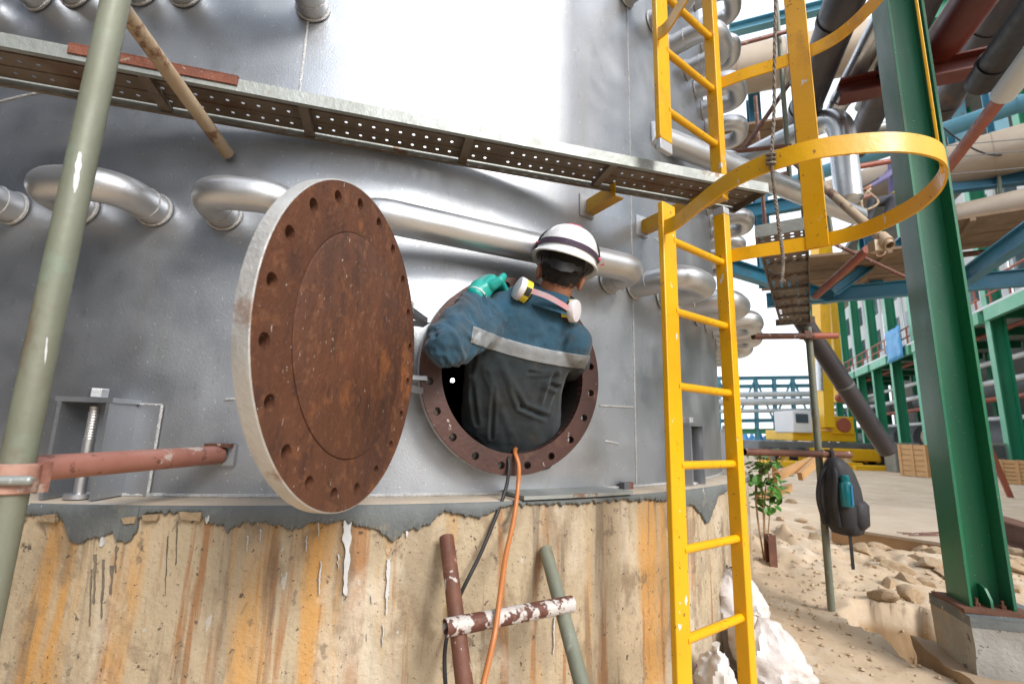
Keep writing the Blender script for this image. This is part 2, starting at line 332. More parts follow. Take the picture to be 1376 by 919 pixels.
def perim(n4):          # square perimeter, n4 points per side, starting at angle of (-1,-1), counter-clockwise
    out = []
    for i in range(n4): out.append((-1 + 2 * i / n4, -1))
    for i in range(n4): out.append((1, -1 + 2 * i / n4))
    for i in range(n4): out.append((1 - 2 * i / n4, 1))
    for i in range(n4): out.append((-1, 1 - 2 * i / n4))
    return out
def holed_cell(mb, mp, hole_front, th, n4=3, both=True):
    """mp(u,v,h): square [-1,1]^2 -> point; hole_front(k angle,h): point on the hole's rim; th: (front h, back h)"""
    P = perim(n4); n = len(P); hs = th if both else th[:1]
    idx = []
    for h in hs:
        b = len(mb.v); mb.v += [V(mp(u, v, h)) for u, v in P] + [V(hole_front(atan2(v, u), h)) for u, v in P]; idx.append(b)
        mb.f += [(b + k, b + (k + 1) % n, b + n + (k + 1) % n, b + n + k) for k in range(n)]
    if both: mb.f += [(idx[0] + n + k, idx[0] + n + (k + 1) % n, idx[1] + n + (k + 1) % n, idx[1] + n + k) for k in range(n)]
def holed_ring(mb, c, n, A, B, rin, rout, h0, h1, N, rb, rh, phase=0, n4=4):
    c = V(c)
    for i in range(N):
        a = phase + 2 * pi * i / N; d = pi / N
        def mp(u, v, h):
            aa = a + u * d; r = (rin + rout) / 2 + v * (rout - rin) / 2; return c + n * h + (A * cos(aa) + B * sin(aa)) * r
        rad = A * cos(a) + B * sin(a); ta = B * cos(a) - A * sin(a)
        def hf(q, h): return c + n * h + rad * rb + (ta * cos(q) + rad * sin(q)) * rh
        holed_cell(mb, mp, hf, (h0, h1), n4)
    seg = N * n4
    for r in (rin, rout): mb.lathe(c, n, [(r, h0), (r, h1)], seg, phase - pi / N, phase - pi / N + 2 * pi, A)
    return mb
def holed_sheet(mb, o, X, Y, nx, ny, cx, cy, r, skip=lambda i, j: False):
    for i in range(nx):
        for j in range(ny):
            c = o + X * ((i + .5) * cx) + Y * ((j + .5) * cy)
            if skip(i, j):
                b = len(mb.v); mb.v += [c + X * (u * cx / 2) + Y * (v * cy / 2) for u, v in ((-1, -1), (1, -1), (1, 1), (-1, 1))]; mb.f.append((b, b + 1, b + 2, b + 3)); continue
            holed_cell(mb, lambda u, v, h: c + X * (u * cx / 2) + Y * (v * cy / 2), lambda q, h: c + X * (cos(q) * r) + Y * (sin(q) * r), (0,), 2, False)

# ================================================================== GROUND
HOLE = atZ(1205, 838, 0)
def smooth01(t): t = max(0, min(1, t)); return t * t * (3 - 2 * t)
def gh(x, y):
    p = V((x, y, 0)); d = sqrt(x * x + y * y)
    h = .03 * noise.noise(p * .6) + (.024 * noise.noise(p * 2.3) + .016 * noise.noise(p * 6) + .007 * noise.noise(p * 15) if d < 14 else 0)
    m = math.exp(-(((x - 2.75) / .75) ** 2 + ((y - 5.3) / .9) ** 2)) * .20 + math.exp(-(((x - 4.2) / 1.0) ** 2 + ((y - 5.0) / .6) ** 2)) * .10
    h += m * (1 + .6 * noise.noise(p * 3.2) + .35 * noise.noise(p * 9))
    q = sqrt(((x - HOLE.x - .06) / .42) ** 2 + ((y - HOLE.y + .05) / .34) ** 2) + .30 * noise.noise(p * 4) + .10 * noise.noise(p * 13)
    h -= (.44 * (1 - min(1, max(0, (q - .70) / .25)) ** .5) * (1 + .35 * noise.noise(p * 9) + .2 * noise.noise(p * 21))) if q < .95 else 0
    q2 = sqrt(((x - 2.78) / .48) ** 2 + ((y - 3.02) / .50) ** 2) + .22 * noise.noise(p * 5)
    h -= .16 * smooth01((1.05 - q2) / .25)
    if .9 < q < 1.5: h += .03 * (1 - (q - .9) / .6)
    r = sqrt((x - AX.x) ** 2 + (y - AX.y) ** 2)
    h += .03 * math.exp(-((r - RCON) / .2) ** 2)
    return h
def lines(lo, hi, a, b, fine, g=1.22):
    out = []; t = a
    while t <= b: out.append(t); t += fine
    s = fine; t = a
    while t > lo: s *= g; t -= s; out.append(t)
    s = fine; t = out[int((b - a) / fine)]
    while t < hi: s *= g; t += s; out.append(t)
    return sorted(out)
xs = lines(-900, 900, 1.0, 5.2, .032); ys = lines(-900, 900, 2.3, 6.6, .032)
g = MB(); g.v = [V((x, y, gh(x, y))) for y in ys for x in xs]; nx = len(xs)
g.f = [(j * nx + i, j * nx + i + 1, (j + 1) * nx + i + 1, (j + 1) * nx + i) for j in range(len(ys) - 1) for i in range(nx - 1)]
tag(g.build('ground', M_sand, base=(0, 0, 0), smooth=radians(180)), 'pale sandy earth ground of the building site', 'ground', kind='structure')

# ================================================================== CONCRETE BASE
base_t = thing('concrete_base', (AX.x, AX.y, 0), 'round beige concrete foundation streaked with rust under the silver tank', 'foundation')
def con_uv(p): return (atan2(p.x - AX.x, -(p.y - AX.y)) * RCON, p.z)
m = MB(); NS = 200
def conr(a, z):
    p = V((a * RCON, z, 0)); w = 1 if -.9 < a < 1.4 else 0
    return RCON - .004 + w * (.0035 * noise.noise(p * 3) + .002 * noise.noise(V((p.x * 9, p.y * 3, 1))) + (.0025 if floor((a * RCON + 50) / .62) % 2 else 0))
aa = [-.9 + 2.25 * i / 520 for i in range(521)] + [1.35 + (2 * pi - 2.25) * i / 80 for i in range(1, 80)]
NA = len(aa); NZ = 40
for j in range(NZ + 1):
    z = -.3 + (ZLEDGE - .004 + .3) * j / NZ
    m.v += [cyl(a, conr(a, z), z) for a in aa]
m.f = [(j * NA + i, j * NA + (i + 1) % NA, (j + 1) * NA + (i + 1) % NA, (j + 1) * NA + i) for j in range(NZ) for i in range(NA)]
con = m.build('concrete_wall', M_conc, base_t, smooth=radians(60), uvf=con_uv)
m = MB(); m.lathe((AX.x, AX.y, 0), Z, [(.5, ZLEDGE - .006), (RCON - .003, ZLEDGE - .006)], 300); m.build('ledge_top', M_ledge, base_t)
# grout skirt with its broken lower edge (edge traced on the wall's own surface)
edge = [(15, 694), (40, 692), (62, 696), (75, 690), (84, 705), (92, 728), (104, 732), (118, 724), (135, 722), (150, 716), (155, 728), (172, 729), (183, 712), (184, 700), (196, 690), (230, 690), (262, 690), (272, 692), (275, 704), (300, 706), (304, 718), (312, 710), (330, 703), (352, 703), (378, 708), (392, 713), (404, 710), (420, 702), (440, 705), (460, 700), (478, 706), (505, 712), (520, 722), (528, 730), (536, 722), (545, 714), (562, 711), (578, 705), (588, 693), (600, 688), (622, 693), (645, 696), (660, 690), (676, 682), (700, 679), (760, 678), (800, 676), (830, 673), (842, 671), (848, 674), (868, 672), (893, 673), (910, 671), (922, 682), (933, 678), (942, 690), (952, 706), (958, 690), (966, 668), (985, 655)]
m = MB(); top = []; low = []
ep = []
for (x0, y0), (x1, y1) in zip(edge, edge[1:]):
    k = max(2, int((x1 - x0) / 1.0))
    for i in range(k):
        t = i / k; x = x0 + (x1 - x0) * t; y = y0 + (y1 - y0) * t + 5.0 * noise.noise(V((x * .17, 3, 0))) + 3.0 * noise.noise(V((x * .55, 9, 0))) + 1.4 * noise.noise(V((x * 1.7, 4, 0))); ep.append((x, y))
RG = RCON + .012
for x, y in ep:
    p = atT(x, y, RG); a = tang(p); low.append((a, p.z))
a0 = low[0][0]; ext = [(a0 - .6 + .6 * i / 60, ZLEDGE - .05 - .02 * noise.noise(V((i * .4, 0, 0)))) for i in range(60)]
a1 = low[-1][0]; ext2 = [(a1 + 1.0 * (i + 1) / 60, ZLEDGE - .035 - .03 * noise.noise(V((i * .4, 5, 0)))) for i in range(60)]
low = ext + low + ext2; n = len(low)
for a, z in low: m.v += [cyl(a, RCON - .01, z), cyl(a, RG - .004, z + .001), cyl(a, RG, z + .006), cyl(a, RG, (z + ZLEDGE) / 2), cyl(a, RG, ZLEDGE - .006), cyl(a, RG - .006, ZLEDGE), cyl(a, RTANK - .01, ZLEDGE + .001)]
m.f = [(i * 7 + k, (i + 1) * 7 + k, (i + 1) * 7 + k + 1, i * 7 + k + 1) for i in range(n - 1) for k in range(6)]
m.mi = [1 if k == 5 else 0 for i in range(n - 1) for k in range(6)]
o = m.build('grout_skirt', [M_mortar, M_ledge], base_t, smooth=radians(50)); o['label'] = 'grey grout skirt with a broken lower edge'
def decal(name, px, mat, R, parent, off=.003, sub=8):
    mb = MB(); ps = []
    for (x0, y0), (x1, y1) in zip(px, px[1:] + px[:1]):
        for i in range(sub):
            t = i / sub; x = x0 + (x1 - x0) * t; y = y0 + (y1 - y0) * t
            p = atT(x + 1.0 * noise.noise(V((x * .3, y * .3, 1))), y + 1.0 * noise.noise(V((x * .3, y * .3, 7))), R + off); ps.append(p)
    k = len(ps); nn = nrm(tang(ps[0])); mb.v = ps + [q - nn * (off + .006) for q in ps]
    mb.f = [tuple(range(k))] + [(i, (i + 1) % k, k + (i + 1) % k, k + i) for i in range(k)]
    return mb.build(name, mat, parent, smooth=0)
M_grime = pm('black grime', (.12, .105, .085), (.20, .165, .12), 20, .9, 0, .4, 60)
def drip(x, y0_, y1_, w, mat, name, R_):
    L = []; Rr = []; n_ = max(6, int((y1_ - y0_) / 3)); sd_ = x * .37
    for i in range(n_ + 1):
        t = i / n_; ww = w * (max(0, 1 - t) ** .7 * .55 + .2 + .25 * math.exp(-((t - .93) / .06) ** 2)) * (.75 + .7 * noise.noise(V((t * 6, sd_, 0)))) * (1 if t < 1 else .2); c = x + (y1_ - y0_) * .04 * -t + 1.6 * noise.noise(V((t * 3, sd_, 4)))
        L.append((c - ww, y0_ + (y1_ - y0_) * t)); Rr.append((c + ww, y0_ + (y1_ - y0_) * t))
    return decal(name, L + Rr[::-1], mat, R_, base_t, .0012, 1)
for a_ in ((468, 698, 800, 9), (522, 752, 826, 4), (431, 754, 800, 2), (138, 680, 735, 6), (381, 692, 705, 1.6), (347, 690, 706, 1.6), (362, 692, 700, 1.2), (333, 720, 742, 1.8), (350, 712, 730, 1.4), (547, 700, 722, 3), (455, 745, 765, 1.2), (412, 720, 742, 1.2), (428, 700, 722, 1.2), (500, 800, 812, 1.5), (515, 840, 870, 1.3), (745, 830, 880, 1.0)): drip(*a_, M_wpaint, 'paint_drip', RG - .006)
for a_ in ((128, 745, 812, 3.5), (139, 752, 832, 3), (150, 760, 800, 4), (123, 765, 842, 2), (156, 735, 770, 2.5), (238, 700, 760, 1.8), (225, 720, 800, 1.5)): drip(*a_, M_grime, 'grime_streak', RCON)
for px in ([(14, 690), (28, 688), (30, 699), (16, 703)], [(46, 694), (74, 690), (73, 702), (50, 700)], [(162, 696), (182, 694), (180, 703), (166, 704)], [(190, 692), (212, 691), (210, 699), (192, 700)], [(240, 688), (270, 688), (269, 700), (243, 698)]):
    o = decal('broken_chip', px, M_chip, RG, base_t, .008, 5)
for q in ((840, 655), ):
    p = atT(q[0], q[1], RTANK + .03); a = tang(p); MB().box(p, .045, .03, .05, tan_(a), nrm(a)).build('steel_shim', M_grey, base_t)
    MB().box(p + tan_(a) * .035 + Z * .005, .03, .02, .04, tan_(a), nrm(a)).build('rust_shim', M_rustbar, base_t)
# thin bearing plate lying under the tank right of the manhole
m = MB(); A0 = tang(atT(700, 675, RCON)); A1 = tang(atT(845, 665, RCON))
for i in range(31):
    a = A0 + (A1 - A0) * i / 30; r = RCON + .025; m.v += [cyl(a, RTANK, ZLEDGE + .004), cyl(a, r, ZLEDGE + .004), cyl(a, r, ZLEDGE + .018), cyl(a, RTANK, ZLEDGE + .018)]
m.f = [(i * 4 + k, (i + 1) * 4 + k, (i + 1) * 4 + (k + 1) % 4, i * 4 + (k + 1) % 4) for i in range(30) for k in range(4)] + [(0, 1, 2, 3), (120, 121, 122, 123)]
m.build('bearing_plate', M_galv, base_t)

# ================================================================== TANK
MA = .4464                                  # angle of the manhole on the shell
MC = V((AX.x, AX.y, EYE + .2357)); MN = nrm(MA); MT = tan_(MA)
ROUT, RIN, NECK = .4065, .322, .128
FC = MC + MN * (RTANK + NECK)               # centre of the flange's front face
tank = thing('storage_tank', (AX.x, AX.y, ZLEDGE), 'tall silver painted cylindrical steel tank with an open manhole', 'tank')
ZTOP = 7.6
def shell(R, rh, mat, name):
    mb = MB(); W = .5; na = 64
    au0, au1 = MA - W / R, MA + W / R; z0, z1 = MC.z - W, MC.z + W
    zb = ZLEDGE + .002
    P = perim(16); n = len(P)
    for lev in range(9):
        t = lev / 8
        for u, v in P:
            q = atan2(v, u); x = (1 - t) * u * W + t * cos(q) * rh; y = (1 - t) * v * W + t * sin(q) * rh
            mb.v.append(cyl(MA + x / R, R, max(zb, MC.z + y)))
    mb.f += [(l * n + k, l * n + (k + 1) % n, (l + 1) * n + (k + 1) % n, (l + 1) * n + k) for l in range(8) for k in range(n)]
    def grid(aa, zz):
        b = len(mb.v); na_ = len(aa); mb.v += [cyl(a, R, z) for z in zz for a in aa]
        mb.f += [(b + j * na_ + i, b + j * na_ + i + 1, b + (j + 1) * na_ + i + 1, b + (j + 1) * na_ + i) for j in range(len(zz) - 1) for i in range(na_ - 1)]
    ap = [au0 + (au1 - au0) * i / 16 for i in range(17)]
    ao = [au1 + (2 * pi - (au1 - au0)) * i / 260 for i in range(261)]
    zp = [z0 + (z1 - z0) * i / 16 for i in range(17)]
    zu = [z1 + (ZTOP - z1) * i / 20 for i in range(21)]
    grid(ao, [max(zb, z) for z in zp] if z0 < zb else zp); grid(ap, zu); grid(ao, zu)
    if z0 > zb: grid(ap, [zb, z0]); grid(ao, [zb, z0])
    bm = bmesh.new(); me = bpy.data.meshes.new('t'); me.from_pydata([tuple(v) for v in mb.v], [], mb.f); bm.from_mesh(me)
    bmesh.ops.remove_doubles(bm, verts=bm.verts, dist=1e-4); bm.verts.ensure_lookup_table()
    mb.v = [v.co.copy() for v in bm.verts]; bm.verts.index_update(); mb.f = [tuple(v.index for v in f.verts) for f in bm.faces]; bm.free(); bpy.data.meshes.remove(me)
    return mb.build(name, mat, tank, smooth=radians(60))
shell(RTANK, RIN + .01, M_silver, 'shell')
shell(RTANK - .025, RIN + .01, M_shade_in, 'shade_lining')  # extra shell added so the inside stays black
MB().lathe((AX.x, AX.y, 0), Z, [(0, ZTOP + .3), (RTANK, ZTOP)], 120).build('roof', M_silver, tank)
MB().lathe((AX.x, AX.y, 0), Z, [(0, ZLEDGE + .012), (RTANK - .03, ZLEDGE + .012)], 80).build('tank_floor', M_shade_in, tank)
# weld seams
def bead(pts, r=.006, name='weld_seam', mat=M_weld):
    out = []
    P = bez(pts, 6) if len(pts) < 40 else pts
    mb = MB(); rs = [r * (1 + .35 * noise.noise(V((i * .9, 0, 0)))) for i in range(len(P))]
    mb.tube(P, rs, 7); return mb.build(name, mat, tank)
for (q, z0, z1) in (((850, 400), ZLEDGE, ZTOP), ((410, 60), 2.52, ZTOP), ):
    a = tang(atT(*q)); bead([cyl(a, RTANK + .001, z0 + (z1 - z0) * i / 160) for i in range(161)], .005)
a = tang(atT(966, 500)) - .02
# horizontal seam ring at the top of the first course, low bead at foot
bead([cyl(-.8 + 2.1 * i / 300, RTANK + .003, ZLEDGE + .006 + .002 * noise.noise(V((i, 0, 0)))) for i in range(301)], .008)
for q0, q1 in (((0, 137), (70, 122)), ((303, 537), (316, 536)), ((805, 545), (850, 547)), ((812, 592), (830, 596)), ((880, 320), (905, 345))):
    p0, p1 = atT(*q0), atT(*q1); bead([cyl(tang(p0) + (tang(p1) - tang(p0)) * i / 6, RTANK + .001, p0.z + (p1.z - p0.z) * i / 6) for i in range(7)], .005)
# manhole neck + flange
mb = MB(); mb.lathe(FC, MN, [(RIN, -.36), (RIN, -.002)], 96); mb.build('manhole_neck_bore', M_shade_in, tank)
mb = MB(); mb.lathe(FC, MN, [(RIN + .012, -.16), (RIN + .012, -.04)], 96); mb.build('manhole_neck', M_silver, tank)
NB = 20
mb = holed_ring(MB(), FC, MN, MT, Z, RIN, ROUT, 0, -.036, NB, .371, .0155, pi / NB)
fl = mb.build('manhole_flange', M_flange, tank); fl['label'] = 'dark brown bolt-hole flange ring round the open manhole'
mb = MB(); mb.lathe(FC, MN, [(ROUT + .001, -.003), (ROUT + .0015, -.034)], 96); mb.build('flange_rim', M_lidrim, tank)
bead([FC - MN * (NECK - .004) + (MT * cos(q * 2 * pi / 80) + Z * sin(q * 2 * pi / 80)) * (RIN + .018) for q in range(81)], .009)
# hinge lugs on the left of the flange
for dz in (.17, -.05):
    c = FC - MT * (ROUT + .03) + Z * dz - MN * .03; mb = MB(); mb.box(c, .11, .10, .016, MT, MN); mb.build('hinge_lug', M_silver, tank)
HP = FC - MT * (ROUT + .05) + Z * .06 + MN * .0
MB().cap(HP + Z * .17, HP - Z * .17, .011, .011).build('hinge_pin', M_galv, tank)
# small glowing disc and stub added inside for a bright speck
lm = bpy.data.materials.new('speck glow'); lm.use_nodes = True; pn = lm.node_tree.nodes['Principled BSDF']; pn.inputs['Emission Color'].default_value = (.9, 1, 1, 1); pn.inputs['Emission Strength'].default_value = 6
speckP = atY(608, 511, 3.2)
lt = thing('bright_speck', speckP - Z * .03, 'small glowing disc added as a bright speck in the dark inside the manhole', 'bright speck')
MB().lathe(speckP, V((-.1, -1, 0)), [(0, .0), (.014, 0), (.012, .008), (0, .012)], 16).build('lens', lm, lt)
MB().lathe(speckP, V((-.1, -1, 0)), [(.016, .003), (.017, -.02), (.010, -.03), (.010, -.09), (0, -.09)], 16).build('speck_stub', M_black, lt)

# half-pipe bends round the shell
ZR1, ZR2 = 2.0, 2.985
RP = .0595
def ubend(a0, a1, z, out=.20, r=RP, rb=.085, name='pipe_bend'):
    p0, p1 = cyl(a0, RTANK - .03, z), cyl(a1, RTANK - .03, z)
    n_ = nrm((a0 + a1) / 2)
    q0, q1 = cyl(a0, RTANK + out, z), cyl(a1, RTANK + out, z)
    W = (q1 - q0).length; rb = min(rb, W / 2 * .98) if W < .4 else rb * 1.25
    if W > .45:
        k = max(2, int((a1 - a0) / .05)); path = [p0] + [cyl(a0 + (a1 - a0) * i / k, RTANK + out, z) for i in range(k + 1)] + [p1]
        path = fillet([p0, q0, q1, p1], rb * 1.2, 10)
    else: path = fillet([p0, q0, q1, p1], rb * 1.45, 10)
    o = MB().tube(path, r, 24).build(name, M_bend, tank, smooth=radians(60))
    for a, p, q in ((a0, p0, q0), (a1, p1, q1)):
        d = (q - p).normalized()
        A, B = frame(d); e = (p - V((AX.x, AX.y, p.z))).length
        c = p + d * .038
        MB().tube([c + (A * cos(t * pi / 16) + B * sin(t * pi / 16)) * (r + .003) for t in range(33)], .0065, 6).build('weld_ring', M_weld, o)
        c = p + d * (out * .48)
        MB().tube([c + (A * cos(t * pi / 16) + B * sin(t * pi / 16)) * (r + .0005) for t in range(33)], .0028, 6).build('weld_ring', M_weld, o)
    return o
D = radians
for a0, a1 in ((-20.5, -16.6), (-12.3, -6.9), (-2.2, 2.4), (6.6, 11.2), (15.2, 35.6), (-30, -25)): ubend(D(a0), D(a1), ZR1 if a1 < 15 else ZR1 - .012, .20, RP if a1 < 15 else .066)
for a0, a1 in ((39.0, 43.6), (47.6, 52.2), (56.2, 60.8), (64.8, 69.4), (73.4, 78), (82, 86.6), (90.6, 95)): ubend(D(a0), D(a1), ZR1 - .005, .285, .066)
for a0, a1 in ((-14, -9), (-6.0, -1.2), (1.8, 10.4), (56.2, 60.8), (64.8, 69.4), (73.4, 78), (82, 86.6)): ubend(D(a0), D(a1), ZR2, .20 if a0 < 20 else .285, .064)
for a0, a1 in ((38.5, 43.2), (47.6, 52.2), (56.2, 60.8), (64.8, 69.4), (73.4, 78), (82, 86.6)):
    ubend(D(a0), D(a1), 3.84, .285, .066); ubend(D(a0 + 2), D(a1 + 2), 4.75, .285, .066)

# anchor chairs: side gussets, top plate, bolt
def chair(pc, h=.315, w=.155, dep=.135):
    ch_a = tang(pc); t_, n_ = tan_(ch_a), nrm(ch_a); b = cyl(ch_a, RTANK, ZLEDGE)
    root = None
    mb = MB(); mb.box(b + n_ * (dep / 2) + Z * (h + .008), w + .03, dep, .016, t_, n_); root = mb.build('anchor_chair', M_silver, tank)
    ORG[root.name] = ORG[tank.name]
    for s in (-1, 1):
        MB().box(b + n_ * (dep / 2 - .002) + t_ * (s * w / 2) + Z * (h / 2 + .003), .012, dep, h - .004, t_, n_).build('gusset', M_silver, root)
    c = b + n_ * (dep * .62)
    mb = MB().tube([c + Z * .0, c + Z * (h * .62)], .017, 16); mb.tube([c + Z * (h * .6 + i * .0045) for i in range(26)], [.0165 if i % 2 else .0148 for i in range(26)], 16); mb.build('bolt', M_bend, root)
    MB().lathe(c + Z * .0, Z, [(0, .004), (.040, .004), (.040, .018), (0, .018)], 20).build('washer', M_bend, root)
    bevel(MB().lathe(c + Z * (h + .018), Z, [(0, .0), (.029, 0), (.029, .030), (0, .030)], 6).build('nut', M_bend, root, smooth=0), .002)
    for s, q in ((1, 1), ):
        p = b + t_ * (w / 2 + .085)
        MB().box(b + t_ * (w / 2 + .045) + n_ * .004 + Z * (h / 2 + .002), .085, .006, h - .004, t_, n_).build('pad_plate', M_silver, root)
        P = [b + t_ * (w / 2 + .09) + n_ * .006 + Z * (h * i / 40) for i in range(41)]
        MB().tube(P, [.005 * (1 + .4 * noise.noise(V((i * 1.3, 2, 0)))) for i in range(41)], 7).build('weld_seam', M_weld, root)
        P = [b + t_ * (w / 2 + .09 * (1 - i / 20)) + n_ * .006 + Z * (h + .002) for i in range(21)]
        MB().tube(P, .004, 7).build('weld_seam', M_weld, root)
chair(atT(112, 640, RTANK + .08)); chair(atT(925, 600, RTANK + .08))
for dg in (-25, 75, 100): chair(cyl(D(dg), RTANK, 1))

# ================================================================== MANHOLE COVER (swung open on its hinge)
LT = V((cos(1.41668), sin(1.41668), 0)); LN = V((sin(1.41668), -cos(1.41668), 0)); LC = V((-.39332, 1.20962, 1.40594))
lid = thing('manhole_cover', LC - Z * ROUT, 'round rusty brown manhole cover swung open on its hinge', 'manhole cover')
mb = holed_ring(MB(), LC, LN, LT, Z, .285, ROUT - .002, 0, -.034, NB, .365, .0165, pi / NB, 4)
lo = mb.build('cover_disc', M_lid, lid, smooth=radians(35))
MB().lathe(LC, LN, [(0, -.020), (.285, -.020), (.285, -.034), (0, -.034)], 80).build('back_plate', M_silver, lid)
MB().lathe(LC, LN, [(0, .0035), (.2795, .0035), (.283, .0015), (.2832, -.018)], 120).build('raised_face', M_lid, lid)
MB().lathe(LC, LN, [(ROUT - .003, .0005), (ROUT, -.001), (ROUT + .0005, -.004), (ROUT + .0005, -.033), (ROUT - .02, -.036)], 120).build('rim', M_lidrim, lid)
for dz in (.19, -.07):
    c = LC + LT * (ROUT + .045) + Z * dz - LN * .018; MB().box(c, .15, .03, .02, LT, LN).build('hinge_arm', M_silver, lid)

# ================================================================== YELLOW CAGE LADDER
PL, PR = V((.6243, 1.8409, 0)), V((.9708, 2.1020, 0))
LU = (PR - PL).normalized(); LNn = V((LU.y, -LU.x, 0))
ladder = thing('cage_ladder', (PL + PR) / 2, 'yellow painted steel cage ladder with hoops beside the tank', 'ladder')
ZG_L = (2.143, 2.381); ZG_R = (2.262, 2.305)
def rail(p, z0, z1, sx, sy, mat=M_yellow, name='side_rail'): return bevel(MB().box(p + Z * ((z0 + z1) / 2), sx, sy, z1 - z0, LU, LNn).build(name, mat, ladder), .004)
rail(PL, 0.0, ZG_L[0], .088, .024); rail(PL, ZG_L[1] + .05, 5.6, .088, .024)
rail(PL, ZG_L[1], ZG_L[1] + .0495, .086, .023, M_primer, 'primer_patch')
rail(PR, 0.0, ZG_R[0] - .035, .050, .056); rail(PR, ZG_R[1], 5.6, .050, .056)
rail(PR, ZG_R[0] - .0345, ZG_R[0], .049, .055, M_primer, 'primer_patch')
first = None
for k in range(-1, 16):
    z = EYE - .708 + .3 * k
    if k == 6: continue                # no rung in the open splice
    if first is None:
        mb = MB(); mb.tube([PL + LU * .025, PR - LU * .02], .0165, 12); first = mb.build('rung', M_yellow, ladder); first.location.z += z; continue
    o = first.copy(); o.location.z = z; col.objects.link(o)
HOOP = [(.588, 1.835), (.60, 1.815), (.632, 1.765), (.655, 1.64), (.69, 1.47), (.755, 1.345), (.86, 1.255), (1.0, 1.215), (1.12, 1.215), (1.23, 1.255), (1.32, 1.345), (1.385, 1.46), (1.415, 1.60), (1.39, 1.775), (1.31, 1.885), (1.2, 1.965), (1.09, 2.03), (1.03, 2.075), (1.0, 2.10)]
def hoop(z, w=.06, t=.008):
    P = bez([V((x, y, z)) for x, y in HOOP], 6); mb = MB(); n = len(P)
    for i, p in enumerate(P):
        d = (P[min(i + 1, n - 1)] - P[max(i - 1, 0)]).normalized(); s = V((-d.y, d.x, 0))
        mb.v += [p + s * (t / 2) - Z * (w / 2), p + s * (t / 2) + Z * (w / 2), p - s * (t / 2) + Z * (w / 2), p - s * (t / 2) - Z * (w / 2)]
    mb.f = [(i * 4 + k, i * 4 + (k + 1) % 4, (i + 1) * 4 + (k + 1) % 4, (i + 1) * 4 + k) for i in range(n - 1) for k in range(4)] + [(0, 1, 2, 3), ((n - 1) * 4 + 3, (n - 1) * 4 + 2, (n - 1) * 4 + 1, (n - 1) * 4)]
    return mb.build('hoop', M_yellow, ladder)
ZH = 2.028
for k in range(4): hoop(ZH + .905 * k)
for (x, y, dx, dy, w) in ((1.285, 1.905, .75, .66, .085), (1.275, 1.29, .72, -.70, .058)):
    X = V((-dy, dx, 0)); Yv = V((dx, dy, 0)); c = V((x, y, 0)) - Yv * .012
    bevel(MB().box(c + Z * ((ZH - .028 + 5.2) / 2), w, .008, 5.2 - ZH + .028, X, Yv).build('cage_strap', M_yellow, ladder), .002)
# stand-off brackets from shell to rails
for q, pr in (((787, 278), PL), ((861, 305), PR)):
    p = atT(*q); e = pr + Z * (p.z - .02); d = (e - p); d.z = 0
    side = V((-d.y, d.x, 0)).normalized(); mid = (p + pr + Z * p.z) / 2; mid.z = p.z
    L_ = d.length * (.42 if pr is PL else 1); dn = d.normalized()
    o = MB().box(p + dn * (L_ / 2) + Z * .0, L_, .006, .07, dn, side).build('bracket_arm', M_yellow, tank if pr is PL else ladder)
    MB().box(p + dn * (L_ / 2) - Z * .032 + side * .028, L_ - .002, .05, .006, dn, side).build('bracket_flange', M_yellow, o)
    MB().box(p + dn * .006 - Z * .0, .012, .09, .12, dn, side).build('bracket_foot', M_silver, o)

# ================================================================== SCAFFOLD (left)
pp = atY(28, 600, 1.07)
po = thing('scaffold_pole', (pp.x, pp.y, 0), 'olive grey upright scaffold pole with a white paint mark', 'scaffold pole')
MB().tube([V((pp.x, pp.y, 0)), V((pp.x, pp.y, 3.6))], .0302, 28, True, .86).build('tube', M_pole, po)
for zc_, zh_, ac_, aw_ in ((atY(93, 238, 1.07).z, .052, -.10, .30), (atY(42, 472, 1.07).z, .03, .25, .10)):
    mb = MB(); fa = atan2(-pp.x, pp.y); n_ = 14                 # side of the tube turned to the yard
    for i in range(n_ + 1):
        t = i / n_; w_ = aw_ * (sin(pi * min(.97, t + .03)) ** .6) * (.7 + .6 * noise.noise(V((t * 5, zc_, 0)))); c_ = ac_ + .18 * (t - .5)
        for k in range(6): a_ = fa + c_ + w_ * (k / 5 - .5) * 2; mb.v.append(V((pp.x + sin(a_) * .0306, pp.y - cos(a_) * .0306, zc_ + zh_ * (.5 - t) * 2)))
    mb.f = [(i * 6 + k, i * 6 + k + 1, i * 6 + k + 7, i * 6 + k + 6) for i in range(n_) for k in range(5)]; mb.build('paint_mark', M_wpaint, po)
ps = thing('ledger_tube', atY(30, 630, 1.12), 'faded pink scaffold tube clamped to the olive pole and tied to the tank', 'scaffold tube')
e0, e1 = atY(-30, 635, 1.10), atT(294, 611, RTANK + .03)
MB().tube([e0, e1], .0315, 24).build('tube', M_pink, ps)
q = e1 - (e1 - e0).normalized() * .0
a = tang(e1)
MB().box(cyl(a + .004, RTANK + .012, e1.z), .07, .024, .075, tan_(a), nrm(a)).build('tie_plate', M_silver, ps)
MB().box(cyl(a, RTANK + .028, e1.z + .033), .085, .05, .012, tan_(a), nrm(a)).build('tie_hook', M_rtube, ps)
cl = V((pp.x, pp.y, e0.z + (e1.z - e0.z) * .12)); cl.z = atY(10, 640, 1.10).z
mb = MB(); mb.lathe(cl, Z, [(.031, -.032), (.041, -.028), (.041, .028), (.031, .032)], 24); mb.box(cl + V((.0, .038, 0)), .06, .03, .066); mb.build('clamp', M_pink, ps)
MB().cap(cl + V((.02, -.045, .0)), cl + V((.06, -.03, .0)), .010, .010).build('clamp_bolt', M_galv, ps)
e0, e1 = atY(150, -8, 1.12), atT(306, 207, RTANK + .025)
d = (e0 - e1).normalized()
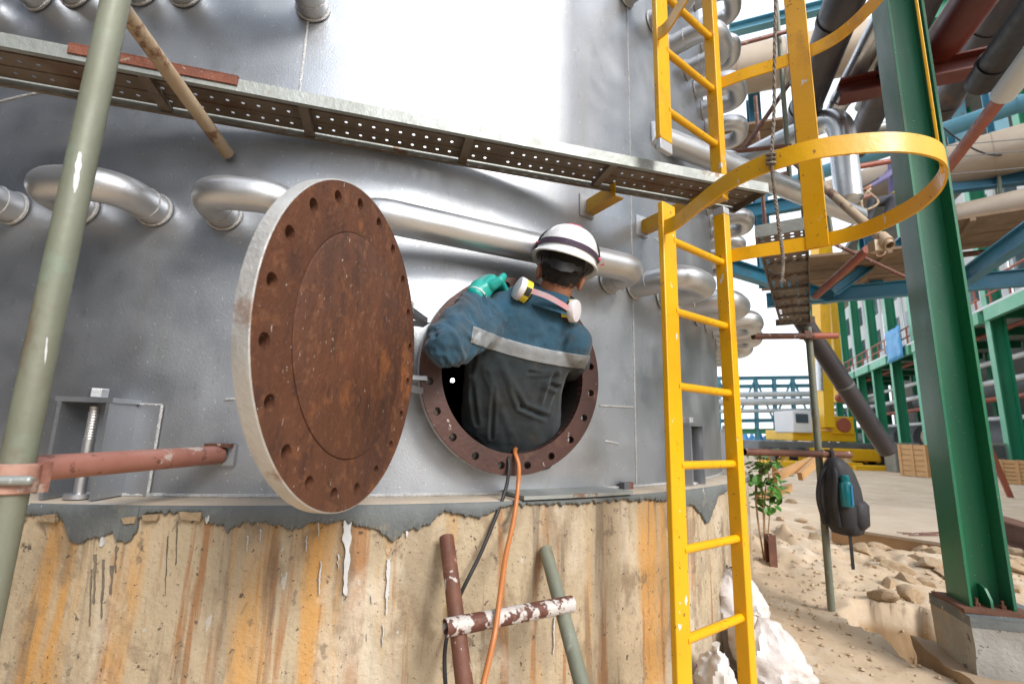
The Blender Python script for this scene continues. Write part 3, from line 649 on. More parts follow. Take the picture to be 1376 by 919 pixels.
o = MB().tube([e0 + d * .5, e1], .0235, 24, True, .85).build('brace_tube', M_tan); tag(o, 'tan painted diagonal scaffold brace flecked with rust', 'scaffold tube')

# perforated plank
ZP = EYE + 1.15
n0, n1 = atZ(20, 66, ZP), atZ(1033, 259, ZP)
PD = (n1 - n0); PD.z = 0; PD.normalize(); PN = V((-PD.y, PD.x, 0))
PWD = .232
plank = thing('scaffold_plank', (n0 + n1) / 2, 'long perforated steel scaffold plank crossing in front of the tank', 'scaffold plank')
ln = (n1 - n0).length + .35; n0 = n1 - PD * ln
nxp = int(ln / .052); cx = ln / nxp
mb = MB(); holed_sheet(mb, n0 + Z * .034 + PN * .006, PD, PN, nxp, 3, cx, (PWD - .012) / 3, .0065, lambda i, j: i % 15 == 7 or j == 0); mb.build('deck_sheet', M_deckunder, plank, smooth=0)
for s in (0, 1):
    c = n0 + PD * (ln / 2) + PN * (s * PWD) + Z * .024
    o = MB().box(c, ln, .003, .048, PD, PN).build('side_channel', M_galv, plank)
    MB().box(c - Z * .0235 + PN * ((.009 if s == 0 else -.009)), ln, .015, .002, PD, PN).build('lip', M_deckunder if s else M_galv, o)
for y in (1 / 3, 2 / 3): MB().box(n0 + PD * (ln / 2) + PN * (PWD * y) + Z * .031, ln, .012, .004, PD, PN).build('stiffener_rib', M_deckunder, plank)
MB().box(n1 + PN * (PWD / 2) + Z * .024 - PD * .002, .003, PWD, .048, PD, PN).build('end_plate', M_deckunder, plank)
for x in (185, 405, 633, 828):
    p = atZ(x, 60 + x * .196, ZP); k = (p - n0).dot(PD); c = n0 + PD * k + PN * (PWD / 2) + Z * .020
    MB().box(c, .035, PWD - .01, .024, PD, PN).build('cross_rib', M_deckunder, plank)
# rusty chalk-marked angle lying on the plank's near edge
k0 = (atZ(82, 70, ZP) - n0).dot(PD); k1 = (atZ(312, 108, ZP) - n0).dot(PD)
mb = MB(); c = n0 + PD * ((k0 + k1) / 2) - PN * .005 + Z * .036; mb.box(c, k1 - k0, .006, .034, PD, PN); mb.box(c + PN * .015 + Z * .0175, k1 - k0, .036, .005, PD, PN)
tag(mb.build('angle_bar', M_rustbar), 'short rusty red angle bar with chalk marks clipped on the plank edge', 'angle bar')

# ================================================================== IMPROVISED PIPE LADDER, CABLES
il = thing('pipe_ladder', (-.2, 1.5, 0), 'improvised ladder of rusty pipes leaning on the concrete base', 'ladder')
def leg(q0, q1, y1, r, mat):
    p0 = atT(q0[0], q0[1], RCON + r * .95); p1 = atY(q1[0], q1[1], y1); d = (p1 - p0); e = p0 + d * ((.0 - p0.z) / d.z)
    MB().tube([p0, e], r, 20, True, .84).build('leg', mat, il); return p0, e
L0 = leg((600, 722), (624, 919), 1.50, .0255, M_rtube); L1 = leg((733, 738), (782, 919), 1.58, .0245, M_pole)
def onleg(L, y):
    best = min(range(200), key=lambda i: abs(projy(L[0].lerp(L[1], i / 200)) - y)); return L[0].lerp(L[1], best / 200)
def projy(P): P = P - V((0, 0, EYE)); return PH / 2 - FPX * P.dot(UP) / P.dot(FW)
a_, b_ = onleg(L0, 832), onleg(L1, 808); d = (b_ - a_).normalized(); off = V((.0, -.048, .0))
r_ = MB().tube([a_ - d * .03 + off, b_ + d * .045 + off], .0262, 20, True, .86).build('rung', M_wtube, il)
MB().tube([onleg(L0, 1060) - d * .04 + off, onleg(L1, 1040) + d * .04 + off], .0262, 20, True, .86).build('rung', M_rtube, il)
lip = FC - Z * RIN
def hang(pts, r, mat, name, label, cat):
    o = MB().tube(bez(pts, 10), r, 10).build(name, mat); return tag(o, label, cat)
fy = FC.y
hang([atY(700, 600, 2.35), atY(687, 606, 2.08), atY(683, 612, 1.955), atY(684, 628, 1.925), atY(680, 655, 1.905), atY(668, 690, 1.86), atY(645, 745, 1.80), atY(618, 800, 1.76), atY(606, 836, 1.80), atY(598, 872, 1.75), atY(599, 925, 1.68), atY(610, 1050, 1.50), V((-.05, 1.2, .02))], .0068, M_black, 'power_cable', 'thin black cable hanging out of the manhole behind the pipe rung', 'cable')
hang([atY(705, 600, 2.35), atY(694, 603, 2.08), atY(692, 608, 1.955), atY(697, 626, 1.925), atY(696, 655, 1.91), atY(690, 700, 1.84), atY(680, 745, 1.74), atY(672, 800, 1.62), atY(664, 855, 1.55), atY(648, 925, 1.50), atY(625, 1030, 1.42), V((-.12, 1.15, .02))], .0088, M_hose, 'air_hose', 'orange rubber hose hanging out of the manhole over the pipe rung', 'hose')

# rope tied to the cage
P = [atY(1043, -30, 1.30), atY(1041, 60, 1.305), atY(1040, 150, 1.31), atY(1037, 215, 1.31), atY(1040, 250, 1.315), atY(1046, 300, 1.32), atY(1052, 345, 1.32), atY(1051, 372, 1.32)]
rp = thing('rope', P[-1], 'worn twisted rope dangling from the yellow cage hoop', 'rope')
C_ = bez(P, 26); mb = MB()
for s in (0, 2 * pi / 3, 4 * pi / 3): mb.tube([p + (RT * cos(i * .75 + s) + FW * sin(i * .75 + s)) * .0028 for i, p in enumerate(C_)], .0028, 6)
mb.build('strands', M_rope, rp)
mb = MB()
for k in range(3): mb.tube(arc(atY(1036, 214 + k * 6 - 6, 1.31), RT, FW, .012, 0, 2 * pi, 14), .0035, 6)
mb.build('knot', M_rope, rp)
mb = MB()
for k in range(7): mb.tube([P[-1], P[-1] + V((random.uniform(-.012, .012), random.uniform(-.01, .01), -.018))], .0012, 5)
mb.build('frayed_end', M_rope, rp)

# ================================================================== WORKER
def remeshed(mb, name, mat, parent, vox=.007, it=6, fac=.6):
    o = mb.build(name, mat, parent, smooth=0)
    r = o.modifiers.new('r', 'REMESH'); r.mode = 'VOXEL'; r.voxel_size = vox
    sm = o.modifiers.new('s', 'SMOOTH'); sm.iterations = it; sm.factor = fac
    apply(o); me = o.data; me.materials.clear()
    for m_ in (mat if isinstance(mat, (list, tuple)) else [mat]): me.materials.append(m_)
    me.polygons.foreach_set('use_smooth', [True] * len(me.polygons)); return o
def ring(c, A, B, ra, rb, n=20, e=.8):
    out = []
    for k in range(n):
        q = 2 * pi * k / n; cx_, sy = cos(q), sin(q)
        out.append(c + A * (ra * math.copysign(abs(cx_) ** e, cx_)) + B * (rb * math.copysign(abs(sy) ** e, sy)))
    return out
def smooth01(t): t = max(0, min(1, t)); return t * t * (3 - 2 * t)
pel = atY(694, 585, 2.20)
man = thing('person', pel - Z * .25, 'worker in dark blue coverall and white helmet climbing through the manhole', 'person')
SL, SR = atY(652, 432, 1.88), atY(766, 461, 1.98)
SA = (SR - SL).normalized()
neck0 = atY(740, 408, 1.925); headC = atY(753, 372, 1.885)
def ctr(x, y, d): return atY(x, y, d)
spine = [(ctr(694, 622, 2.26), .185, .130), (ctr(692, 590, 2.19), .205, .135), (ctr(687, 560, 2.12), .218, .132), (ctr(688, 525, 2.06), .215, .128), (ctr(695, 490, 2.01), .222, .128), (ctr(704, 460, 1.97), .238, .124), (ctr(712, 436, 1.95), .222, .112), (ctr(730, 415, 1.945), .155, .098), (ctr(742, 400, 1.935), .085, .085)]
mb = MB(); rings = []
for i, (c, ra, rb) in enumerate(spine):
    d = (spine[min(i + 1, 8)][0] - spine[max(i - 1, 0)][0]).normalized(); A = (SA - d * SA.dot(d)).normalized(); B = d.cross(A); rings.append(ring(c, A, B, ra, rb, 24, .85))
mb.loft(rings)
EL, WL = atY(603, 461, 1.67), atY(640, 402, 1.80)
ER, WR = atY(774, 500, 2.22), atY(728, 552, 2.46)
mb.cap(SL, SL.lerp(EL, .5), .100, .092); mb.cap(SL.lerp(EL, .5), EL, .092, .078); mb.cap(EL, EL.lerp(WL, .5), .080, .064); mb.cap(EL.lerp(WL, .5), WL, .064, .050)
mb.cap(SL.lerp(EL, .75) - Z * .02, EL.lerp(WL, .12) - Z * .012, .075, .070)
mb.cap(SR, ER, .092, .062); mb.cap(ER, WR, .060, .046)
mb.cap(SL.lerp(SR, .12) + Z * .02, neck0, .070, .072); mb.cap(SR.lerp(SL, .12) + Z * .012, neck0, .070, .072)
# legs: kneeling on the tank floor inside
for s in (-1, 1):
    hip = pel + SA * (.095 * s) - Z * .02; knee = hip + V((-.15, .42, -.12)) + SA * (.05 * s); ank = knee + V((.14, -.34, -.03)) + SA * (.02 * s)
    knee.z = max(knee.z, ZLEDGE + .11); ank.z = max(ZLEDGE + .075, ank.z)
    mb.cap(hip, knee, .105, .075); mb.cap(knee, ank, .072, .055)
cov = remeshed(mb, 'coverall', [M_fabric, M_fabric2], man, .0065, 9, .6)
# cloth folds
def seg_t(p, a, b): d = b - a; t = max(0, min(1, (p - a).dot(d) / d.length_squared)); return t, (p - (a + d * t)).length
org = ORG[man.name]; me = cov.data
fold = [(atY(668, 470, 1.88), atY(700, 545, 1.96), .016, .012), (atY(700, 545, 1.96), atY(735, 560, 2.02), .014, .012), (atY(745, 505, 1.94), atY(733, 552, 1.98), .018, .016), (atY(640, 590, 2.05), atY(745, 585, 2.10), .012, .010), (atY(725, 512, 1.95), atY(765, 525, 2.0), .012, .012),
        (atY(606, 440, 1.72), atY(628, 480, 1.80), .014, .012), (atY(585, 470, 1.62), atY(620, 485, 1.72), .010, .010), (atY(612, 418, 1.70), atY(600, 440, 1.68), .011, .011), (atY(622, 425, 1.74), atY(612, 455, 1.70), .011, .010), (atY(642, 445, 1.82), atY(634, 500, 1.92), .014, .012), (atY(632, 500, 1.9), atY(640, 570, 2.0), .010, .012), (atY(676, 400, 1.85), atY(650, 425, 1.82), .009, .010), (atY(775, 430, 1.92), atY(752, 470, 1.9), .008, .012), (atY(655, 500, 1.9), atY(690, 590, 2.04), .009, .010), (atY(690, 425, 1.84), atY(650, 440, 1.80), .008, .008), (atY(735, 432, 1.84), atY(770, 455, 1.88), .008, .009), (atY(620, 470, 1.72), atY(640, 448, 1.80), .012, .009), (atY(596, 480, 1.62), atY(612, 495, 1.68), .010, .008), (atY(664, 520, 1.92), atY(660, 590, 2.02), .009, .009), (atY(710, 500, 1.90), atY(745, 500, 1.95), .009, .009), (atY(590, 440, 1.62), atY(615, 430, 1.70), .011, .008), (atY(582, 452, 1.60), atY(604, 452, 1.62), .010, .008)]
dv = []
for v in me.vertices:
    p = v.co + org; h = 0
    for a, b, dep, w in fold:
        t, dd = seg_t(p, a, b)
        w *= .8
        if dd < w * 5: h += 1.35 * (-dep * math.exp(-(dd / w) ** 2) + dep * .55 * math.exp(-((dd - 1.9 * w) / w) ** 2)) * math.sin(pi * (.12 + .76 * t))
    h += .007 * noise.noise(V((p.x * 9, p.y * 9, p.z * 6))) + .0035 * noise.noise(p * 22)
    ta, da = seg_t(p, SL, EL); tb, db = seg_t(p, EL, WL)
    if min(da, db) < .10 and (p - EL).length < .26:
        axd = (EL - SL).normalized() if da < db else (WL - EL).normalized()
        al = (p - EL).dot(axd); q_ = (p - axd * al * .8)
        w1 = 1 - abs(noise.noise(V((al * 13, 0, 0)) + p * 10.0)) * 2.6; w2 = 1 - abs(noise.noise(V((al * 24, 5, 0)) + p * 18.0)) * 2.4
        h += (.011 * max(0, w1) + .005 * max(0, w2) - .006) * smooth01((.115 - min(da, db)) / .04)
    dv.append(h)
nr = [v.normal.copy() for v in me.vertices]
for v, h, n_ in zip(me.vertices, dv, nr): v.co += n_ * h
# two cloth tones: blue yoke and sleeves, soiled back panel below the tape
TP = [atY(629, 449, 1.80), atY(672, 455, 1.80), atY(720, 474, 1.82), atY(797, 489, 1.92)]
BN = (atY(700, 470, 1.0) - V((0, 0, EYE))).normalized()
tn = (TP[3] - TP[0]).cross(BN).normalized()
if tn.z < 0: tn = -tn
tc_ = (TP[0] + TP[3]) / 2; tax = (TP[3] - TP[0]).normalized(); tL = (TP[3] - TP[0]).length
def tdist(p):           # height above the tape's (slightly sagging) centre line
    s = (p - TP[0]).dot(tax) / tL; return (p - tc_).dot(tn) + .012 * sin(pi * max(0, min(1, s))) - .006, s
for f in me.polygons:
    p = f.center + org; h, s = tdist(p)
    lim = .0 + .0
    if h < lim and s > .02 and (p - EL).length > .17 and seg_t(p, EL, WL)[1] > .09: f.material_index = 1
# reflective tape lifted off the back
bm = bmesh.new(); bm.from_mesh(me)
for v in bm.verts: v.co += org
def cut(co, no): bmesh.ops.bisect_plane(bm, geom=bm.verts[:] + bm.edges[:] + bm.faces[:], plane_co=co, plane_no=no, clear_outer=True)
bm.faces.ensure_lookup_table()
bmesh.ops.delete(bm, geom=[f for f in bm.faces if not (-.05 < tdist(f.calc_center_median())[0] < .05 and f.normal.dot(BN) < .25)], context='FACES')
# bend the sag out, cut straight, bend back
def sag(v, sg):
    s = (v.co - TP[0]).dot(tax) / tL; v.co += tn * (sg * .016 * sin(pi * max(0, min(1, s))))
for v in bm.verts: sag(v, 1)
cut(tc_ + tn * .030, tn); cut(tc_ - tn * .028, -tn); cut(TP[0] - tax * .004, -tax); cut(TP[3] + tax * .02, tax)
for v in bm.verts: sag(v, -1)
bm.normal_update()
bmesh.ops.delete(bm, geom=[v for v in bm.verts if not v.link_faces], context='VERTS')
for v in bm.verts: v.co += v.normal * .0028
tm = bpy.data.meshes.new('reflective_tape')
for v in bm.verts: v.co -= org
for f in bm.faces: f.material_index = 0; f.smooth = True
bm.to_mesh(tm); bm.free(); tm.materials.append(M_stripe); to = bpy.data.objects.new('reflective_tape', tm); col.objects.link(to); to.parent = man
so = to.modifiers.new('s', 'SOLIDIFY'); so.thickness = .0025; so.offset = -1; apply(to)
# collar
nd = (headC - neck0).normalized(); A, B = frame(nd, SA)
A = (SA - nd * SA.dot(nd)).normalized(); B = nd.cross(A)
mb = MB(); seg = 40; prof = []
for rr, hh in ((.084, -.020), (.084, .0), (.082, .022), (.084, .042), (.089, .042), (.102, .018), (.122, -.018), (.126, -.028), (.118, -.026)):
    for k in range(seg):
        q = 2 * pi * k / seg; p = neck0 + nd * (hh + .010 + .004 * sin(3 * q)) + (A * cos(q) * 1.0 + B * sin(q) * .98) * rr; mb.v.append(p)
mb.f = [(i * seg + k, i * seg + (k + 1) % seg, (i + 1) * seg + (k + 1) % seg, (i + 1) * seg + k) for i in range(8) for k in range(seg)]
o = mb.build('collar', M_fabric, man, smooth=radians(50))
# body: neck, head with face, arms and hands in one surface
HU = (UP * cos(.30) + RT * sin(.30)); HU = (HU + FW * .12).normalized()            # head's up
HF = (V((.05, 1, .0)) - HU * V((.05, 1, 0)).dot(HU)).normalized(); HR = HF.cross(HU).normalized()   # facing into the tank
mb = MB()
mb.ell(headC + HU * .035, (.082, .103, .112), HR, HF, HU, 24, 16); mb.ell(headC - HU * .035 + HF * .025, (.063, .075, .080), HR, HF, HU, 20, 12)
mb.cap(neck0 - nd * .06, headC - HU * .02 - HF * .012, .070, .066)
mb.cap(headC + HF * .085 + HU * .02, headC + HF * .112 - HU * .012, .010, .015); mb.ell(headC + HF * .083 - HU * .045, (.025, .012, .010), HR, HF, HU); mb.ell(headC + HF * .075 - HU * .085, (.025, .02, .018), HR, HF, HU)
for s in (-1, 1):
    e = headC + HR * (.088 * s) - HU * .006 - HF * .014; mb.ell(e, (.011, .022, .038), (HR * s + HF * -.35).normalized(), HF, HU); mb.ell(e + HR * .008 * s - HF * .008 + HU * .008, (.007, .014, .022), HR, HF, HU)
mb.cap(WL + (EL - WL) * .1, WL + (WL - EL).normalized() * .035, .030, .030); mb.cap(neck0 - nd * .05, SL.lerp(SR, .5), .06, .08); mb.cap(SL, EL, .045, .038); mb.cap(EL, WL, .034, .029); mb.cap(SL, SR, .05, .05); mb.cap(SR, ER, .045, .038); mb.cap(ER, WR, .036, .026)
hd = (WR - ER).normalized(); hs, hu = frame(hd)
mb.ell(WR + hd * .055, (.040, .016, .050), hs, hu, hd)
for k in range(4): b_ = WR + hd * .095 + hs * (.027 - .018 * k); mb.cap(b_, b_ + hd * (.035 + .008 * (k in (1, 2))) - hu * .012, .0085, .0085); mb.cap(b_ + hd * .04 - hu * .012, b_ + hd * .055 - hu * .035, .0082, .0075)
mb.cap(WR + hd * .035 + hs * .038, WR + hd * .075 + hs * .06 - hu * .02, .010, .0085)
body = remeshed(mb, 'body', M_skin, man, .0055, 3, .5)
body['label'] = 'tanned neck, ears and head seen from behind'
for s in (-1, 1): MB().ell(headC + HF * .088 + HR * (.032 * s) + HU * .012, (.012, .008, .008), HR, HF, HU).build('eye', M_whitep, man)
# hair: cropped cap over the back of the skull
mb = MB(); mb.ell(headC + HU * .040 - HF * .006, (.0875, .107, .116), HR, HF, HU, 32, 24)
mb.f = [f for f in mb.f if (lambda c: (c - headC).dot(HF) < .05 and (c - headC).dot(HU) > -.052 + .9 * max(0, (c - headC).dot(HF) + .035) + .004 * noise.noise(c * 120) + .0022 * (abs((c - headC).dot(HR)) > .05) * 8)(sum((mb.v[i] for i in f), V((0, 0, 0))) / len(f))]
mb.build('hair', M_hair, man, smooth=radians(80))
mb = MB()
for k in range(900):
    x = random.uniform(-.066, .066); u = -.052 + random.uniform(-.014, .05) + .25 * abs(x)
    dz_ = (u - .040) / .116; q = 1 - (x / .0875) ** 2 - dz_ ** 2
    if q <= 0: continue
    p = headC + HR * x + HU * u - HF * (.006 + .107 * sqrt(q) - .001); t = p - HU * random.uniform(.006, .012) - HF * .001; w = HR * .0009
    mb.add([p - w, p + w, t], [(0, 1, 2)])
o = mb.build('hair_fringe', M_hair, man, smooth=0); o['kind'] = 'stuff'
# helmet
hc = headC + HU * .066 + HF * .004
mb = MB(); NU = 48; prof = []
def dome(r, z, brim=0):
    out = []
    for k in range(NU):
        q = 2 * pi * k / NU; f_ = 1.0 + (.30 * max(0, sin(q)) ** 2 * brim)
        out.append(hc + HR * (cos(q) * r * .128) + HF * (sin(q) * r * .155 * f_) + HU * (z + (.010 * abs(cos(q)) ** 2 * brim)))
    return out
levels = [(1.10, -.020, 1), (1.115, -.016, 1), (1.09, -.008, .7), (1.03, .004, .2)] + [(1.0 * cos(t * pi / 2 * .97) ** .62, .012 + .128 * sin(t * pi / 2), 0) for t in [i / 14 for i in range(0, 15)]]
for l in levels: mb.v += dome(*l)
inner = [(1.07, -.019, 1), (.97, -.006, .3), (.95, .03, 0)]
for i in range(len(levels) - 1): mb.f += [(i * NU + k, i * NU + (k + 1) % NU, (i + 1) * NU + (k + 1) % NU, (i + 1) * NU + k) for k in range(NU)]
mb.f.append(tuple((len(levels) - 1) * NU + k for k in range(NU)))
b0 = len(mb.v)
for l in inner: mb.v += dome(*l)
mb.f += [(k, (k + 1) % NU, b0 + (k + 1) % NU, b0 + k) for k in range(NU)]
for i in range(2): mb.f += [(b0 + i * NU + k, b0 + i * NU + (k + 1) % NU, b0 + (i + 1) * NU + (k + 1) % NU, b0 + (i + 1) * NU + k) for k in range(NU)]
helm = mb.build('helmet', M_helmet, man, smooth=radians(40)); helm['label'] = 'scuffed white safety helmet'
def onhelm(q, lev, off=.003):
    r, z = (cos(lev * pi / 2 * .97) ** .62 if lev > 0 else 1.0), .012 + .128 * sin(lev * pi / 2) if lev > 0 else .012
    p = hc + HR * (cos(q) * r * .128) + HF * (sin(q) * r * .155) + HU * z
    n_ = (HR * cos(q) / .128 * r + HF * sin(q) / .155 * r + HU * max(0, (z - .012)) / .128 / .128 * 1.0).normalized(); return p + n_ * off, n_
def band(lev, w, mat, name, q0, q1, dl=0):
    mb = MB(); n_ = 30
    for i in range(n_ + 1):
        q = q0 + (q1 - q0) * i / n_; l0 = lev + dl * sin(pi * i / n_)
        a_, _ = onhelm(q, l0 - w, .002); b_, _ = onhelm(q, l0 + w, .002); c_, _ = onhelm(q, l0 - w, .0045); d_, _ = onhelm(q, l0 + w, .0045); mb.v += [a_, c_, d_, b_]
    mb.f = [(i * 4 + k, i * 4 + (k + 1) % 4, (i + 1) * 4 + (k + 1) % 4, (i + 1) * 4 + k) for i in range(n_) for k in range(4)] + [(0, 1, 2, 3), (n_ * 4, n_ * 4 + 1, n_ * 4 + 2, n_ * 4 + 3)]
    return mb.build(name, mat, helm)
band(.13, .055, M_purple, 'goggle_strap', pi * .98, 2 * pi + pi * .02, -.03)
P = [onhelm(pi * 1.0 + .0, .16, .004)[0]] + [onhelm(pi - .12 * i, .22 + .63 * sin(pi * i / 12 * .5), .005)[0] for i in range(1, 6)]
cpath = []
for i in range(25):
    t = i / 24; q = pi * t; v_ = HR * (-cos(q) * .133) + HU * (.030 + sin(q) * .117); cpath.append(hc + v_ - HF * (.018 * sin(q) + .012))
MB().tube(cpath, .0042, 8).build('lamp_cord', M_black, helm)
for q in (pi, 2 * pi): MB().ell(onhelm(q, .16, .006)[0] - HF * .008, (.008, .016, .010), HR, HF, HU).build('clip', M_pinkbit, helm)
MB().box(cpath[12] + HU * .002 - HF * .004, .05, .016, .008, HR, HF, HU).build('clip', M_pinkbit, helm)
MB().tube(arc(cpath[24] + HR * .004, HR, HF, .018, -.6, 1.2, 8), .003, 6).build('clip_hook', M_pinkbit, helm)
# nape adjuster and straps under the brim
mb = MB()
for i in range(21):
    q = pi * 1.5 + (i - 10) * .085; r = .096; wd = .019 if 4 < i < 16 else .010
    for h_, rr in ((-wd, .0), (wd, .0), (wd, .008), (-wd, .008)): mb.v.append(headC + HR * (cos(q) * (r + rr)) + HF * (sin(q) * (r + .018 + rr)) + HU * (.006 + h_ + .02 * abs(i - 10) / 10))
mb.f = [(i * 4 + k, i * 4 + (k + 1) % 4, (i + 1) * 4 + (k + 1) % 4, (i + 1) * 4 + k) for i in range(20) for k in range(4)] + [(0, 1, 2, 3), (80, 81, 82, 83)]
ad = mb.build('nape_adjuster', M_black, helm, smooth=radians(40))
for s in (-1, 1): MB().tube([hc + HR * (.098 * s) - HF * .03 - HU * .01, headC + HR * (.083 * s) - HF * .055 + HU * .0], .0022, 6).build('chin_strap', M_black, helm)
# respirator worn round the neck: two filters on an elastic
for q, dd in (((699, 388), 1.815), ((771, 418), 1.87)):
    c = atY(q[0], q[1], dd); ax = (HR * (-1 if q[0] < 720 else 1) * .9 - HF * .42 + HU * .1).normalized()
    f_ = MB().lathe(c, ax, [(0, -.014), (.044, -.014), (.047, -.008), (.047, .008), (.043, .015), (.022, .018), (0, .018)], 28).build('respirator_filter', M_whitep, man)
    mb = MB(); mb.lathe(c, ax, [(.0475, -.008), (.0475, -.034), (.036, -.036)], 28); mb.build('filter_band', M_yellowband, f_)
    for k in range(4): mb = MB(); mb.lathe(c, ax, [(.0481, -.009), (.0481, -.033)], 4, k * pi / 2, k * pi / 2 + .75); mb.build('band_mark', M_black, f_)
    MB().lathe(c, ax, [(.038, -.034), (.038, -.046), (0, -.046)], 24).build('filter_mount', M_black, f_)
P = [atY(703, 388, 1.80), atY(715, 391, 1.785), atY(735, 398, 1.785), atY(752, 407, 1.80), atY(768, 417, 1.84)]
C_ = bez(P, 8); mb = MB()
for i, p in enumerate(C_): mb.v += [p - HU * .011 + FW * .004, p + HU * .011 + FW * .004, p + HU * .011, p - HU * .011]
mb.f = [(i * 4 + k, i * 4 + (k + 1) % 4, (i + 1) * 4 + (k + 1) % 4, (i + 1) * 4 + k) for i in range(len(C_) - 1) for k in range(4)] + [(0, 1, 2, 3), tuple(len(C_) * 4 - 4 + k for k in range(4))]
mb.build('respirator_strap', M_pinkband, man)
# gloved left hand closed over the flange rim
GD = (atY(664, 378, 1.86) - atY(646, 402, 1.80)).normalized()      # wrist -> knuckles
GS = 1.32
gw = atY(647, 396, 1.80); gs = (RT * .75 + UP * .55 + FW * .1); gs = (gs - GD * gs.dot(GD)).normalized(); gn = GD.cross(gs).normalized()
if gn.dot(FW) > 0: gn = -gn          # back of the hand towards the camera
mb = MB(); mb.cap(gw - GD * .015, gw + GD * .02, .034, .036)
mb.loft([ring(gw + GD * h_, gs, gn, a_, b_, 20, .75) for h_, a_, b_ in ((.0, .036, .030), (.03, .044, .026), (.06, .047, .024), (.085, .045, .022), (.095, .040, .018))])
kn = gw + GD * .085
for k in range(4):
    o_ = gs * (.033 - .022 * k); L1_ = (.040, .044, .042, .034)[k]; a_ = kn + o_ - gn * 0; b_ = a_ + (GD * .55 - gn * .8).normalized() * L1_; c_ = b_ + (-GD * .15 - gn * 1).normalized() * L1_ * .62; d_ = c_ + (-GD * .9 - gn * .3).normalized() * L1_ * .5
    mb.cap(a_, b_, .0125, .0115); mb.cap(b_, c_, .0112, .0105); mb.cap(c_, d_, .0102, .0092)
ta = gw + GD * .035 + gs * .040; tb = ta + (gs * .65 + GD * .75).normalized() * .036; tcx = tb + (GD * 1.0 + gs * .05).normalized() * .032
mb.cap(ta, tb, .0165, .0135); mb.cap(tb, tcx, .013, .0105)
gw2 = gw - RT * .012 + UP * .004
mb.v = [gw2 + gs * ((q - gw).dot(gs) * 1.22) + GD * ((q - gw).dot(GD) * .98) + gn * ((q - gw).dot(gn) * 1.35) for q in mb.v]
remeshed(mb, 'glove', M_glove, man, .0035, 3, .5)
MB().tube(arc(gw2 - GD * .016, gs, gn, .0425, 0, 2 * pi, 24), .0035, 6).build('glove_cuff', M_whitep, man)

# ================================================================== GREEN COLUMN ON ITS PLINTH
W_ = V((.963, -.27, 0)); F_ = V((.27, .963, 0))
ZPL = .34
c0 = atZ(1303, 815, ZPL + .02)                 # near corner of the left flange
CS = .205
gc = c0 + W_ * (CS / 2) + F_ * (CS / 2); gc.z = 0
colm = thing('steel_column', V((gc.x, gc.y, ZPL + .02)), 'green painted steel H-column bolted to a concrete plinth', 'column')
for s in (-1, 1): bevel(MB().box(gc + W_ * (s * (CS / 2 - .008)) + Z * (ZPL + .02 + 4), .016, CS, 8, W_, F_).build('flange', M_green, colm), .002)
MB().box(gc + Z * (ZPL + .02 + 4), CS - .034, .012, 8, W_, F_).build('web', M_green, colm)
MB().box(gc + Z * (ZPL + .011), CS + .10, CS + .10, .018, W_, F_).build('base_plate', M_ibeam, colm)
mb = MB(); gp = gc - F_ * .006 + Z * (ZPL + .02); prof = [(0, 0), (.09, 0), (.09, .04), (.055, .09), (.02, .10), (0, .10)]
k = len(prof); mb.v = [gp - F_ * a_ + Z * b_ + W_ * .006 for a_, b_ in prof] + [gp - F_ * a_ + Z * b_ - W_ * .006 for a_, b_ in prof]; mb.f = [tuple(range(k)), tuple(range(k, 2 * k))] + [(i, (i + 1) % k, k + (i + 1) % k, k + i) for i in range(k)]
mb.build('stiffener', M_green, colm)
for sx in (-.08, .08):
    c = gc + W_ * sx * .7 - F_ * .075 + Z * (ZPL + .02); MB().lathe(c, Z, [(0, 0), (.015, 0), (.015, .017), (.008, .018), (.008, .04), (0, .04)], 6).build('anchor_bolt', M_rtube, colm)
pl = thing('column_plinth', V((gc.x, gc.y, -.05)), 'stepped concrete plinth under the green column', 'plinth')
def rough_block(c, sx, sy, z0, z1, mat, name, rg=.012):
    bm = bmesh.new(); bmesh.ops.create_cube(bm, size=1); bmesh.ops.subdivide_edges(bm, edges=bm.edges[:], cuts=9, use_grid_fill=True)
    for v in bm.verts:
        e = V((v.co.x * sx, v.co.y * sy, 0)); p = c + W_ * e.x + F_ * e.y; p.z = z0 + (v.co.z + .5) * (z1 - z0)
        rim = (abs(v.co.x) > .44) + (abs(v.co.y) > .44) + (v.co.z > .44)
        p += V((noise.noise(p * 9), noise.noise(p * 9 + V((5, 0, 0))), noise.noise(p * 11 + V((0, 7, 0))))) * rg * (1 + .8 * (rim > 1)); v.co = p
    mb = MB(); bm.verts.index_update(); mb.v = [v.co.copy() for v in bm.verts]; mb.f = [tuple(v.index for v in f.verts) for f in bm.faces]; bm.free()
    return mb.build(name, mat, pl, smooth=radians(35))
rough_block(gc - F_ * .01 + W_ * .05, .40, .38, .05, ZPL, M_conc2, 'upper_block', .006)
rough_block(gc - F_ * .01 + W_ * .05, .405, .385, ZPL - .05, ZPL + .003, M_mortar, 'grout_cap', .007)
rough_block(gc - F_ * .02 + W_ * .08, .60, .58, -.45, .065, M_concb, 'lower_block', .014)

